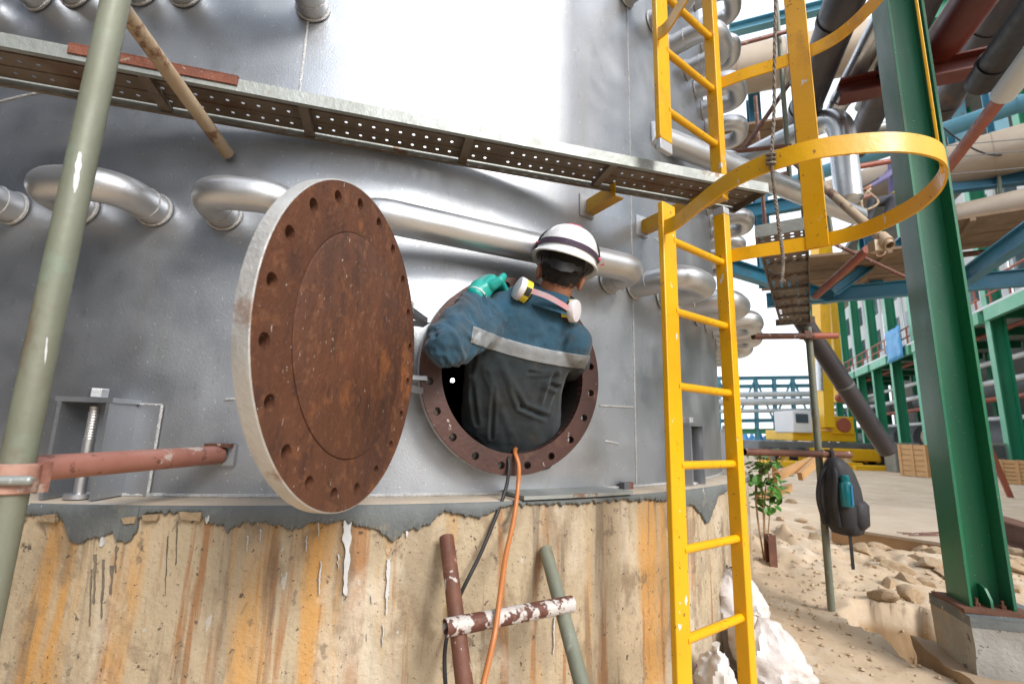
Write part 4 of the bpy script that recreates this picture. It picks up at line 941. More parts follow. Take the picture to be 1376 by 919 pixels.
# ================================================================== YARD THINGS AT THE RIGHT
# upright tube with red top ledger and low rusty ledger
pb = atZ(1118, 826, 0); pb.z = gh(pb.x, pb.y) - .05
pt = atY(1082, 448, pb.y)
o = MB().tube([pb, V((pb.x + .01, pb.y, pt.z + .05))], .0243, 18, True, .86).build('scaffold_standard', M_pole); tag(o, 'grey-brown upright scaffold tube standing in the sand with a backpack hung on it', 'scaffold pole')
y0 = pb.y - .05
d0, d1 = atY(1000, 607, y0 - .25), atY(1142, 611, y0 + .05)
o = MB().tube([d0, d1], .0243, 18, True, .86).build('low_ledger_tube', M_rtube); tag(o, 'rusty brown horizontal scaffold tube carrying the backpack', 'scaffold tube')
d0, d1 = atY(1012, 452, y0 - .1), atY(1124, 451, y0 + .05)
ht = thing('high_ledger_tube', d1, 'short horizontal scaffold tube with a bright red end under the small deck', 'scaffold tube')
MB().tube([d0, d0.lerp(d1, .72)], .0235, 18).build('tube', M_rtube, ht); MB().tube([d0.lerp(d1, .70), d1], .0245, 18, True, .86).build('red_end', M_redtube, ht)
for q in ((1080, 451), (1111, 609)):
    p = atY(q[0], q[1], pb.y - .03); mb = MB(); mb.lathe(p, Z, [(.026, -.028), (.034, -.024), (.034, .024), (.026, .028)], 16); mb.box(p - V((0, .035, 0)), .05, .04, .055)
    tag(mb.build('tube_coupler', M_rtube), 'scaffold coupler on the upright tube ' + ('at the red ended ledger' if q[1] < 500 else 'above the backpack'), 'coupler')
# small slotted deck
ZD = EYE + 1.1
q = [atZ(1014, 319, ZD), atZ(1087, 309, ZD), atZ(1042, 440, ZD), atZ(1097, 431, ZD)]
nm, fm = (q[0] + q[1]) / 2, (q[2] + q[3]) / 2; DX = (fm - nm); DL = DX.length; DX.normalize(); DY = V((-DX.y, DX.x, 0)); DW = .25
dk = thing('scaffold_deck', nm, 'short slotted steel scaffold deck seen from below beyond the cage', 'scaffold plank')
mb = MB(); nn_ = int(DL / .05); holed_sheet(mb, nm - DY * (DW / 2) + Z * .04, DX, DY, nn_, 5, DL / nn_, DW / 5, .011, lambda i, j: i % 9 == 0 or j in (0, 4) and False); mb.build('deck_sheet', M_deckunder, dk, smooth=0)
for s in (-1, 1): MB().box(nm + DX * (DL / 2) + DY * (s * DW / 2) + Z * .03, DL, .004, .06, DX, DY).build('side_channel', M_deckunder, dk)
MB().box(nm + Z * .035 - DX * .003, .005, DW, .07, DX, DY).build('end_plate', M_galv, dk); MB().box(nm + DX * DL + Z * .03, .03, DW + .08, .06, DX, DY).build('end_hook', M_deckunder, dk)
for i in range(1, 8): MB().box(nm + DX * (DL * i / 8) + Z * .028, .022, DW - .01, .022, DX, DY).build('cross_rib', M_deckunder, dk)
# dark slanting pipe
e0, e1 = atY(1092, 452, 4.6), atY(1193, 606, 4.9)
dp_ = thing('dark_pipe', e1, 'dark grey open ended pipe slanting down beyond the scaffold upright', 'pipe')
MB().tube([e0 + (e0 - e1) * .3, e1], .085, 24, True, .88).build('pipe', M_darkpipe, dp_)
dd = (e1 - e0).normalized(); c = e0.lerp(e1, .42); MB().tube([c - dd * .012, c + dd * .012], .088, 24).build('joint_ring', M_grey, dp_)
# tan tube with coupler and red brown brace behind the cage
e0, e1 = atY(1085, 232, 2.9), atY(1196, 330, 2.35)
tt = thing('tan_tube', e1, 'pale tan scaffold tube ending in an open mouth below the cage hoop', 'scaffold tube')
MB().tube([e0 + (e0 - e1) * .2, e1], .0245, 20, True, .84).build('tube', M_tan, tt)
d = (e1 - e0).normalized(); c = e1 - d * .055; mb = MB(); mb.tube([c - d * .03, c + d * .03], .034, 16); mb.box(c + V((-.03, .02, -.03)), .05, .05, .06); mb.tube(arc(c + V((-.03, 0, -.06)), RT, UP, .03, -2.4, 1.2, 10), .006, 6); mb.build('coupler', M_tan, tt)
e0, e1 = atY(1166, 335, 2.50), atY(1096, 398, 3.3)
o = MB().tube([e0, e1], .0245, 18).build('red_brace', M_redtube); tag(o, 'brick red scaffold tube slanting down from the tan tube coupler', 'scaffold tube')
# wrapped silver pipe leaving the tank and the one with a square drop
s0 = atT(872, 180, RTANK - .02); s1 = atZ(1152, 290, s0.z)
lp_ = thing('silver_outlet_pipe', s0, 'long silver pipe leaving the tank behind the ladder', 'pipe')
MB().tube([s0, s1], .075, 28).build('pipe', M_bend, lp_); dd = (s1 - s0).normalized(); MB().lathe(s1, dd, [(.075, 0), (.065, .03), (.035, .05), (0, .055)], 28).build('domed_end', M_bend, lp_)
A, B = frame(dd); MB().tube([s0 + dd * .06 + (A * cos(t * pi / 12) * 1 + B * sin(t * pi / 12)) * .077 for t in range(25)], .008, 6).build('weld_ring', M_weld, lp_)
zc = atY(1112, 158, 5.0).z; e0 = atZ(950, 240, zc); e1 = atZ(1128, 152, zc)
e2 = V((e1.x, e1.y, 0)); e2.z = atY(1143, 268, e1.y).z
o = thing('clad_drop_pipe', e2, 'silver clad pipe with a rounded elbow dropping beyond the cage', 'pipe')
MB().tube(fillet([e0, e1, e2], .28, 10), .135, 28).build('pipe', M_clad, o); MB().lathe(e2, -Z, [(.137, -.04), (.137, .0), (.10, .04), (0, .05)], 28).build('domed_end', M_clad, o)
for t in (.3, .6, .85): p = e0.lerp(e1, t); dd = (e1 - e0).normalized(); MB().tube([p - dd * .012, p + dd * .012], .138, 28).build('band', M_clad, o)

# backpack
bc = atY(1133, 665, pb.y - .10); bk = thing('backpack', bc - Z * .30, 'dark grey backpack hanging by its strap from the rusty tube', 'backpack')
X_, Y_ = V((.93, .36, 0)), V((-.36, .93, 0))
rg = []
for h_, wx, wy, ox in ((-.27, .05, .05, .02), (-.255, .095, .08, .01), (-.20, .118, .10, .0), (-.08, .125, .105, -.005), (.05, .118, .10, -.015), (.15, .10, .085, -.03), (.22, .075, .06, -.045), (.262, .035, .03, -.055)): rg.append(ring(bc + Z * h_ + X_ * ox, X_, Y_, wx, wy, 20, .7))
mb = MB(); mb.loft(rg); sh = mb.build('body', M_bag, bk, smooth=radians(60))
rg = [ring(bc + Z * h_ + X_ * .035 - Y_ * .05, X_, Y_, wx, wy, 16, .7) for h_, wx, wy in ((-.22, .04, .05), (-.19, .07, .075), (-.06, .075, .08), (-.03, .05, .06))]
MB().loft(rg).build('pocket', M_bag, sh, smooth=radians(60))
for s in (-1, 1): MB().tube(bez([bc + V((-.06, -.02 * s, .25)) , bc + V((-.13, -.06, .14)) + Y_ * (.05 * s), bc + V((-.16, -.06, -.02)) + Y_ * (.06 * s), bc + V((-.12, -.03, -.20)) + Y_ * (.05 * s)], 8), .016, 8).build('shoulder_strap', M_bag, bk)
MB().tube(bez([bc + V((-.06, 0, .25)), bc + V((-.055, -.0, .31)), bc + V((-.04, .02, .325)), bc + V((-.03, .02, .25))], 8), .008, 8).build('grab_loop', M_black, bk)
MB().box(bc + V((-.02, -.06, -.37)), .022, .004, .22).build('loose_strap', M_black, bk)
MB().tube(bez([bc + Z * .2 + X_ * .07 - Y_ * .03, bc + X_ * .115 - Y_ * .04 + Z * .06, bc + X_ * .125 - Y_ * .04 - Z * .1, bc + X_ * .09 - Y_ * .04 - Z * .24], 6), .003, 6).build('zip', M_galv, sh)
bt = atY(1137, 660, pb.y - .24); bo = thing('water_bottle', bt - Z * .07, 'teal plastic water bottle in the backpack side pocket', 'bottle')
MB().lathe(bt, Z, [(0, -.10), (.036, -.10), (.038, -.09), (.038, .05), (.028, .068), (.022, .072), (.022, .08), (0, .08)], 20).build('bottle_body', M_bottle, bo); MB().lathe(bt, Z, [(.027, .072), (.027, .10), (.02, .108), (0, .108)], 20).build('cap', M_bottle, bo); MB().box(bt + V((.012, -.04, -.02)), .012, .004, .13).build('carry_strap', M_tarp, bo)

# white woven sacks
def sack(cx_, cy_, wx, wy, h, mat, label, seed, lean=V((0, 0, 0)), base=0):
    mb = MB(); NU_, NV_ = 56, 40; c = V((cx_, cy_, 0))
    for j in range(NV_ + 1):
        t = j / NV_; prof_ = (1 - max(0, (t - .55) / .45) ** 2.2 * .95) * (1 - .15 * (1 - t) ** 6)
        for k in range(NU_):
            q = 2 * pi * k / NU_; e = V((math.copysign(abs(cos(q)) ** .8, cos(q)) * wx * prof_, math.copysign(abs(sin(q)) ** .8, sin(q)) * wy * prof_, t * h))
            p = c + e + lean * t; n_ = V((cos(q), sin(q), t * .8)).normalized()
            w_ = .050 * noise.noise(p * 5 + V((seed, 0, 0))) - .060 * abs(noise.noise(V((p.x * 9, p.y * 9, p.z * 6)) + V((seed, 3, 0)))) - .030 * abs(noise.noise(p * 19)) - .012 * abs(noise.noise(p * 40))
            p += n_ * w_; p.z += base; mb.v.append(p)
    mb.f = [(j * NU_ + k, j * NU_ + (k + 1) % NU_, (j + 1) * NU_ + (k + 1) % NU_, (j + 1) * NU_ + k) for j in range(NV_) for k in range(NU_)] + [tuple(NV_ * NU_ + k for k in range(NU_))]
    return tag(mb.build('woven_sack', mat, smooth=radians(38)), label, 'sack')
p = atZ(1052, 960, 0)
sack(p.x + .07, p.y + .10, .18, .18, .40, M_sack, 'big crumpled white woven sack slumped behind the yellow ladder', 3, V((-.08, .06, 0)), gh(p.x, p.y) - .03)
p2 = atZ(1025, 800, .0); sack(p.x + .03, p.y + .40, .15, .14, .56, M_sack, 'upright white woven sack behind the slumped one', 8, V((-.05, .0, 0)), -.02)
p = atZ(985, 985, 0); sack(p.x, p.y + .12, .11, .11, .33, M_sackb, 'small printed rice sack between the ladder rails and the concrete base', 5, V((0, 0, 0)), -.02)
# rusty stake
p = atZ(1037, 755, .1); mb = MB(); mb.ibeam(V((p.x, p.y, 0)), V((p.x, p.y, .34)), .07, .07, .008, V((0, 1, 0))); tag(mb.build('steel_stake', M_rtube), 'short rusty steel stake standing in the earth behind the white sack', 'stake')
p = atT(985, 760, RCON + .05); mb = MB(); mb.box(V((p.x + .04, p.y - .05, .42)), .03, .012, .84); tag(mb.build('leaning_plank', M_rtube), 'narrow dark board standing against the concrete base beside the ladder', 'board')

# plywood slab
c = [atZ(1116, 708, .19), atZ(1281, 733, .19), atZ(1290, 690, .19), atZ(1152, 676, .19)]
sb = thing('plywood_platform', (c[0] + c[2]) / 2 * 1 - Z * .19, 'dusty plywood platform with a timber edge lying on the sand', 'platform')
def slab(pts, z0, z1, mat, name, parent):
    k = len(pts); mb = MB(); mb.v = [V((p.x, p.y, z0)) for p in pts] + [V((p.x, p.y, z1)) for p in pts]; mb.f = [tuple(range(k)), tuple(range(k, 2 * k))] + [(i, (i + 1) % k, k + (i + 1) % k, k + i) for i in range(k)]
    return mb.build(name, mat, parent, smooth=0)
slab(c, .17, .20, M_ply, 'top_sheet', sb)
d = (c[1] - c[0]); L_ = d.length; d.normalize(); s_ = V((-d.y, d.x, 0)); MB().box(c[0].lerp(c[1], .5) + s_ * .03 - Z * .095, L_, .05, .155, d, s_).build('edge_timber', M_plyedge, sb)
d = (c[3] - c[0]); L_ = d.length; d.normalize(); s_ = V((-d.y, d.x, 0)); MB().box(c[0].lerp(c[3], .5) - s_ * .05 - Z * .095, L_ - .1, .05, .155, d, s_).build('edge_timber', M_plyedge, sb)
for k in range(5): a_ = atZ(1205 + 8 * k, 715 + 2 * k % 5, .205); MB().tube([a_, a_ + V((.35, -.10 + .05 * k, .01))], .005, 6).build('tie_wire', M_rtube, sb)
# rusty beam on the right
e0, e1 = atZ(1332, 705, .14), atZ(1420, 735, .14); mb = MB(); mb.ibeam(e0, e1 + (e1 - e0) * 1.2, .28, .22, .02); tag(mb.build('steel_beam', M_ibeam), 'rusty brown steel beam lying on the ground behind the green column', 'beam')

# rocks
def rock_mesh(seed):
    bm = bmesh.new(); bmesh.ops.create_icosphere(bm, subdivisions=3, radius=1); rs = random.Random(seed)
    pl_ = [(V((rs.gauss(0, 1), rs.gauss(0, 1), rs.gauss(0, .8))).normalized(), rs.uniform(.5, .85)) for _ in range(14)]
    for v in bm.verts:
        for n_, h in pl_:
            e = v.co.dot(n_) - h
            if e > 0: v.co -= n_ * e * .98
        v.co += v.co.normalized() * (.05 * noise.noise(v.co * 2.5 + V((seed, 0, 0))) + .03 * noise.noise(v.co * 9)); v.co.z *= .62
    me = bpy.data.meshes.new('rock'); bm.to_mesh(me); bm.free(); me.materials.append(M_rock); me.polygons.foreach_set('use_smooth', [True] * len(me.polygons)); me.set_sharp_from_angle(angle=radians(16)); return me
RM = [rock_mesh(i) for i in range(7)]
def rock(x, y, s, i, label, group, sink=.25):
    o = bpy.data.objects.new('rock', RM[i % 7]); col.objects.link(o); o.location = (x, y, gh(x, y) + s * (.35 - sink)); o.scale = (s * random.uniform(.9, 1.35), s * random.uniform(.8, 1.1), s * random.uniform(.7, 1.05)); o.rotation_euler = (random.uniform(-.3, .3), random.uniform(-.3, .3), random.uniform(0, 6.3)); tag(o, label, 'rock', group)
rk = [(1150, 722, .16), (1185, 745, .13), (1160, 752, .12), (1205, 770, .14), (1238, 745, .12), (1250, 768, .12), (1222, 782, .10), (1195, 785, .09), (1178, 728, .09), (1214, 735, .10), (1262, 752, .12), (1270, 775, .09), (1170, 768, .08), (1140, 738, .08), (1232, 760, .09), (1245, 785, .08), (1186, 762, .08), (1268, 735, .11), (1256, 731, .08), (1200, 748, .07)]
for i, (x, y, s) in enumerate(rk):
    p = atZ(x, y, .05); rock(p.x, p.y, s * 1.0, i, 'buff rock in the rubble heap in front of the plywood platform', 'rubble rocks')
for i, (x, y, s) in enumerate([(1062, 668, .16), (1075, 690, .12), (1052, 702, .10), (1095, 716, .10), (1088, 700, .09), (1102, 735, .09), (1070, 722, .07), (1048, 690, .10), (1110, 722, .08)]):
    p = atZ(x, y, .1); rock(p.x, p.y, s, i + 3, 'buff rock in the earth mound beside the tank base', 'mound rocks')
for i, (x, y, s) in enumerate([(1352, 748, .14), (1372, 758, .12), (1360, 768, .11), (1340, 752, .09), (1366, 742, .11), (1345, 772, .08), (1330, 742, .09), (1358, 788, .08)]):
    p = atZ(x, y, .05); rock(p.x, p.y, s, i + 5, 'buff rock in the rubble behind the green column', 'rubble behind column')
for i, (x, y, s) in enumerate([(1185, 815, .10), (1222, 812, .13), (1175, 840, .07), (1236, 835, .08), (1200, 862, .06)]):
    p = atZ(x, y, .0); rock(p.x, p.y, s, i + 1, 'buff rock on the lip of the dug hole by the plinth', 'rocks at the dug hole', .1)
mb = MB()
for k in range(3800):
    x = random.uniform(1.6, 5.2); y = random.uniform(2.4, 6.6); s = random.choice((.004, .005, .007, .009, .013, .02)); p = V((x, y, gh(x, y) + s * .2))
    A = V((random.gauss(0, 1), random.gauss(0, 1), .2)).normalized(); B = Z.cross(A).normalized(); b = len(mb.v)
    mb.v += [p + A * s, p - A * s * .8, p + B * s * .7, p - B * s * .9, p + Z * s * .7]; mb.f += [(b, b + 2, b + 4), (b + 2, b + 1, b + 4), (b + 1, b + 3, b + 4), (b + 3, b, b + 4)]
tag(mb.build('gravel', M_rock, smooth=0), 'small loose stones scattered over the sandy ground', 'gravel', kind='stuff')

# ================================================================== OVERHEAD PIPE RACK
GA = radians(23); GD_ = V((sin(GA), cos(GA), 0)); GP = V((cos(GA), -sin(GA), 0))
def site(a, b, z): return GP * a + GD_ * b + Z * z
def atA(x, y, a):
    d = ray(x, y); o = V((0, 0, EYE)); t = (a - o.dot(GP)) / d.dot(GP); return o + d * t
for nm_, lab, q1, q2, h, dia, mt, ex in (
    ('overhead_pipe', 'dark steel pipe overhead with a welded collar, next to the sky gap', (1135, 0), (1076, 162), 4.0, .35, M_darkpipe, 2.5),
    ('overhead_pipe', 'silver clad pipe overhead between two dark pipes', (1185, 30), (1122, 150), 4.0, .22, M_clad, 2.5),
    ('overhead_pipe', 'dark steel pipe overhead just left of the green column', (1222, 40), (1150, 200), 3.9, .30, M_darkpipe, 2.5),
    ('overhead_pipe', 'thin grey pipe overhead between the silver pipe and the dark one', (1200, 60), (1155, 145), 4.3, .12, M_galv, 2.5),
    ('overhead_pipe', 'thick dark red pipe overhead to the right of the green column', (1308, 0), (1236, 104), 4.0, .36, M_redpipe, 3),
    ('overhead_pipe', 'grey pipe overhead running above the thick dark red one', (1345, 10), (1262, 150), 4.6, .36, M_darkpipe, 3),
    ('overhead_pipe', 'black open ended pipe overhead right of the dark red one', (1392, 8), (1318, 112), 3.2, .24, M_black, 2),
    ('overhead_pipe', 'slim brick red pipe overhead with a grey wrapped upper length', (1350, 125), (1258, 246), 2.8, .105, M_redtube, .1),
    ('overhead_pipe', 'dusty blue pipe overhead crossing behind the others', (1240, 185), (1400, 130), 6.0, .30, M_blueL, 3)):
    p1, p2 = atZ(q1[0], q1[1], EYE + h), atZ(q2[0], q2[1], EYE + h); d = (p1 - p2).normalized()
    t = thing(nm_, p2, lab, 'pipe', 'overhead pipes')
    MB().tube([p1 + d * ex, p2], dia / 2, 26, True, .9).build('pipe', mt, t)
    if dia > .2:
        for u in (.25, 1.6): c = p2 - d * -u; MB().tube([c - d * .03, c + d * .03], dia / 2 + .012, 26).build('collar', mt, t)
    if dia < .11: MB().tube([p1 - d * .02, p1 + d * 2.5], .085, 26).build('wrapping', M_white, t)
mb = MB(); p = atZ(1268, 95, EYE + 3.75); mb.ibeam(p - GP * .9, p + GP * .5, .2, .2, .02); tag(mb.build('pipe_support', M_redpipe), 'dark red steel bracket carrying the thick dark red pipe', 'bracket')
rack = thing('pipe_rack', site(4.5, 8.5, 0), 'blue steel pipe rack frame spanning overhead beyond the yard', 'steel frame')
def beam(p, q, h=.28, b=.16, mat=M_blue, name='beam'): return MB().ibeam(p, q, h, b, .02).build(name, mat, rack)
beam(atZ(1030, 404, EYE + 2.75), atZ(1300, 372, EYE + 2.75) + GP * 5)
beam(atZ(1290, 378, EYE + 2.75), atZ(1400, 300, EYE + 2.75), .25)
beam(atZ(975, 357, EYE + 2.75), atZ(1112, 400, EYE + 2.75), .25)
beam(atZ(1255, 251, EYE + 4.6), atZ(1420, 234, EYE + 4.6) + GP * 3, .30)
beam(atZ(975, 290, EYE + 4.6), atZ(1110, 266, EYE + 4.6), .28)
for q1, q2, m_ in (((1430, 248), (1275, 322), M_blue), ((1275, 255), (1345, 212), M_blueL), ((1390, 175), (1318, 243), M_blueL), ((1230, 310), (1120, 392), M_blue), ((1262, 262), (1330, 232), M_blue)):
    beam(atY(q1[0], q1[1], 8.4), atY(q2[0], q2[1], 8.4), .16, .14, m_, 'brace')
for x, y0_, y1_, dpt, m_ in ((1297, 240, 60, 8.6, M_blueL), (1352, 235, 90, 9.2, M_blueL), (1175, 395, 300, 9.2, M_blue), (1030, 385, 130, 9.4, M_blue)):
    p = atY(x, y0_, dpt); q = atY(x, y1_, dpt); q = V((p.x, p.y, q.z)); MB().ibeam(p, q, .26, .24, .02, V((.3, 1, 0))).build('post', m_, rack)
for sx, b in ((9.8, 7.5), ):
    MB().ibeam(site(sx, b, 0), site(sx, b, 9), .3, .3, .02, V((.3, 1, 0))).build('post', M_blue, rack)
beam(atZ(980, 42, EYE + 9), atZ(1130, 4, EYE + 9), .22, .2, M_blueL); beam(atZ(1225, 22, EYE + 7.5), atZ(1420, -20, EYE + 7.5), .5, .3, M_greenB)
for (q1, q2, h, dia, lab) in (((1135, 262), (1420, 186), 5.0, .78, 'big beige clad duct crossing behind the distant worker'), ((960, 102), (1260, 45), 7.6, .95, 'pale beige duct crossing under the open sky'), ((1250, 302), (1430, 262), 3.9, .5, 'beige duct sagging low beyond the green column')):
    p1, p2 = atZ(*q1, EYE + h), atZ(*q2, EYE + h); d = (p2 - p1).normalized(); t = thing('clad_duct', p1, lab, 'duct', 'clad ducts')
    MB().tube([p1 - d * .3, p2 + d * 2], dia / 2, 30).build('duct', M_insul, t)
    for k in range(8): c = p1 + d * (.4 + k * .9); MB().tube([c - d * .02, c + d * .02], dia / 2 + .006, 30).build('cladding_band', M_clad if k % 2 else M_insul, t)
def walkway(q1, q2, h, n, w, lab, back):
    p1, p2 = atZ(*q1, EYE + h), atZ(*q2, EYE + h); d = (p2 - p1); L_ = d.length; d.normalize(); s_ = V((-d.y, d.x, 0)); t = thing('walkway', p1, lab, 'walkway', 'board walkways')
    for k in range(n): MB().box((p1 + p2) / 2 + s_ * (k * w) + Z * random.uniform(-.01, .01), L_ + random.uniform(-.2, .2), w - .02, .045, d, s_).build('board', M_wood, t)
    for k in range(int(L_ / 1.4) + 1): MB().box(p1 + d * (.3 + 1.4 * k) + s_ * (n * w / 2 - w / 2) - Z * .05, .07, n * w, .06, d, s_).build('joist', M_wood, t)
walkway((1040, 352), (1268, 330), 3.2, 7, .28, 'brown board walkway seen from below above the blue beam', 0)
walkway((1270, 300), (1430, 275), 3.5, 6, .28, 'brown board walkway right of the green column', 0)
walkway((965, 178), (1090, 158), 5.6, 4, .25, 'brown perforated board walkway behind the tank bends', 0)
# thin steel uprights and ledgers of the scaffold behind the cage
for q1, q2, dpt, m_, lab in (((1056, -10), (1084, 330), 4.2, M_pole, 'slim grey scaffold upright behind the yellow cage strap'), ((1042, -10), (1062, 250), 4.6, M_pole, 'slim pale scaffold upright next to the rope'), ((985, 62), (1075, 38), 4.5, M_pink, 'thin pink scaffold ledger under the open sky'), ((975, 205), (1062, 196), 4.6, M_rtube, 'rusty scaffold ledger behind the tank bends'), ((1000, 200), (1072, 96), 4.7, M_rtube, 'rusty diagonal scaffold brace behind the rope')):
    tag(MB().tube([atY(*q1, dpt), atY(*q2, dpt)], .0243, 14).build('scaffold_tube', m_), lab, 'scaffold tube')
for y_ in (167, 183, 206): a_, b_ = atY(1262, y_ + 30, 7), atY(1420, y_ + 16, 7); tag(MB().tube([a_, b_], .008, 6).build('wire', M_grey), 'thin wire strung across the beige duct' , 'wire', 'wires across the duct')

for q1, q2, dpt, r, m_, lab in (
    ((970, 255), (1060, 232), 6.0, .03, M_rtube, 'rusty ledger below the clad drop pipe elbow'), ((1085, 120), (1120, 330), 6.5, .03, M_pole, 'grey scaffold upright behind the clad drop pipe'), ((1062, 300), (1170, 262), 6.8, .03, M_pink, 'pinkish ledger in front of the board walkway'),
    ((1015, 130), (1030, 330), 7.0, .03, M_rtube, 'rusty scaffold upright behind the slotted deck'), ((1160, 175), (1262, 160), 7.5, .09, M_galv, 'grey service pipe crossing behind the green column'), ((1150, 225), (1262, 205), 7.8, .05, M_redtube, 'thin red service pipe under the grey one'),
    ((1262, 118), (1400, 92), 7.0, .07, M_clad, 'thin silver pipe crossing beneath the dark red pipe'), ((1270, 345), (1420, 328), 8.0, .05, M_rtube, 'rusty ledger below the right hand walkway'), ((1340, 215), (1352, 345), 7.6, .03, M_pole, 'grey scaffold upright right of the blue post'),
    ((1100, 318), (1215, 372), 7.2, .03, M_rtube, 'rusty diagonal brace under the board walkway'), ((975, 345), (1100, 318), 7.0, .03, M_rtube, 'rusty ledger just above the blue floor beam'), ((1270, 395), (1262, 300), 7.4, .025, M_pole, 'short grey upright touching the blue floor beam')):
    tag(MB().tube([atY(*q1, dpt), atY(*q2, dpt)], r, 14).build('rack_tube', m_), lab, 'tube')
for i, (q1, q2, sg) in enumerate((((1060, 250), (1180, 240), .25), ((1265, 170), (1376, 200), .3), ((1070, 305), (1150, 300), .15))):
    a_, b_ = atY(*q1, 7.3), atY(*q2, 7.3); tag(MB().tube([a_.lerp(b_, t / 16) - Z * (sg * sin(pi * t / 16)) for t in range(17)], .014, 6).build('sagging_cable', M_black), ('black cable sagging over the beige duct beside the distant worker', 'black cable sagging beneath the black open ended pipe', 'short black cable sagging below the tan tube')[i], 'cable')
# distant worker on the rack
f = thing('person', atY(1200, 285, 8.0), 'distant worker in a lilac shirt crouching on the blue rack behind the green column', 'person')
dq = 8.0
hip, kn_, an_ = atY(1208, 268, dq), atY(1172, 272, dq - .1), atY(1163, 303, dq - .05); sh_ = atY(1208, 218, dq); el_ = atY(1190, 238, dq - .1); ha_ = atY(1163, 254, dq - .1); hd_ = atY(1210, 198, dq - .05)
mb = MB(); mb.cap(hip, sh_, .15, .17); mb.cap(sh_, el_, .075, .06); mb.cap(el_, ha_.lerp(el_, .25), .058, .045); mb.cap(sh_ + GP * .3, sh_ + GP * .35 - Z * .35, .07, .05); remeshed(mb, 'shirt', M_shirt, f, .025, 3, .5)
mb = MB(); mb.cap(hip, kn_, .12, .085); mb.cap(kn_, an_, .08, .06); mb.cap(hip + GP * .25, kn_ + GP * .3, .12, .085); mb.cap(kn_ + GP * .3, an_ + GP * .28, .08, .06); mb.ell(an_ - Z * .05 - GP * .05, (.12, .07, .05)); remeshed(mb, 'trousers', M_trouser, f, .025, 3, .5)
mb = MB(); mb.ell(hd_, (.085, .10, .12)); mb.cap(hd_, sh_, .06, .07); mb.ell(hd_ - V((.09, .02, .01)), (.02, .02, .025)); mb.cap(el_, ha_, .05, .035)
for k in range(5): mb.cap(ha_, ha_ + V((-.10 + .01 * k, -.02 + .02 * k, -.02 - .012 * k)), .018, .013)
remeshed(mb, 'body', M_skin, f, .018, 2, .4)
MB().lathe(hd_ + Z * .04, Z, [(.15, -.01), (.125, .0), (.12, .05), (.08, .10), (0, .12)], 20).build('helmet', M_helmet, f)
MB().tube([hip.lerp(kn_, .2) + (UP * cos(t * pi / 8) + FW * sin(t * pi / 8)) * .135 for t in range(17)], .022, 6).build('harness_strap', M_yellowband, f)
o = MB().tube(bez([ha_ + V((.05, -.05, -.02)), atY(1158, 268, dq - .2), atY(1162, 282, dq - .2), atY(1180, 272, dq - .2), ha_], 6), .02, 6).build('rope_loop', M_tan); tag(o, 'tan rope loop held by the distant worker', 'rope')

# ================================================================== GREEN FRAME BUILDING
A0 = 10.5
bd = thing('frame_building', site(A0, 30, 0), 'open green steel frame building with dark machinery inside', 'building')
zf = atA(1376, 392, A0).z
for k in range(-2, 14):
    b = 13.2 + 4 * k
    c_ = MB().ibeam(site(A0 + .3, b, -.2), site(A0 + .3, b, 16 if k > -2 else zf + .2), .50, .36, .05, GP).build('column', M_greenB, bd)
    MB().box(site(A0 + .035, b, (16 if k > -2 else zf + .2) / 2), .02, .38, 16 if k > -2 else zf + .2, GP, GD_).build('face_plate', M_greenL, c_)
    MB().ibeam(site(A0 + 5, b, -.2), site(A0 + 5, b, 16 if k > -2 else zf + .2), .5, .4, .05, GP).build('column', M_greenB, bd)
    MB().ibeam(site(A0 + .56, b, zf - .2), site(A0 + 4.6, b, zf - .2), .35, .25, .04).build('cross_beam', M_greenB, bd)
    if k < 13:
        MB().box(site(A0 - .05, b + 2, zf - .25), .2, 3.5, .5, GP, GD_).build('floor_beam', M_greenL, bd)
        MB().box(site(A0 + 2.4, b + 2, zf + .06), 5.0, 3.98, .10, GP, GD_).build('floor_slab', M_white, bd)
        for hh in (.55, 1.1): MB().tube([site(A0, b + .3, zf + hh), site(A0, b + 3.7, zf + hh)], .045, 8).build('handrail', M_redtube, bd)
        for u in (.6, 2, 3.4): MB().tube([site(A0, b + u, zf + .1), site(A0, b + u, zf + 1.12)], .04, 8).build('rail_post', M_redtube, bd)
        for u in (1.05, 2.95) if k > 1 else ():
            w = MB().box(site(A0 + 1.0, b + u, zf + 3.3), .08, 1.75, 6.2, GP, GD_).build('wall_panel', M_white, bd)
            for zz in (1.9, 4.6): MB().box(site(A0 + .95, b + u + .1, zf + zz), .03, 1.0, 1.5, GP, GD_).build('pane', M_glass, w)
for y_, m_, r, off in ((432, M_redtube, .10, 1.2), (476, M_white, .12, 1.4), (506, M_white, .14, 1.2), (531, M_redtube, .11, 1.0), (560, M_white, .10, 1.6)):
    z = atA(1376, y_, A0 + off).z; MB().tube([site(A0 + off, 0, z), site(A0 + off, 66, z)], r, 12).build('service_pipe', m_, bd)
MB().box(site(A0 + 8, 35, 4.5), .2, 62, 9, GP, GD_).build('rear_wall', M_darkint, bd); MB().box(site(A0 + 4, 37, 16), 9, 58, .3, GP, GD_).build('roof', M_grey, bd)
for k in range(-2, 13):
    b = 14.5 + 4 * k; MB().tube([site(A0 + 3.2, b, 1.6), site(A0 + 3.2, b + 2.6, 1.6)], .9, 20).build('machine_drum', M_insul if k % 3 == 0 else M_grey, bd)
    MB().box(site(A0 + 3.2, b + 1.2, .5), 1.6, 2.2, 1.0, GP, GD_).build('machine_base', M_grey, bd)
    MB().tube([site(A0 + 2.6, b, 3.9), site(A0 + 2.6, b + 3, 3.9)], .4, 16).build('machine_drum', M_grey, bd)
MB().box(site(A0 + .3, 33, .3), .8, 67, .6, GP, GD_).build('kerb_wall', M_conc2, bd)
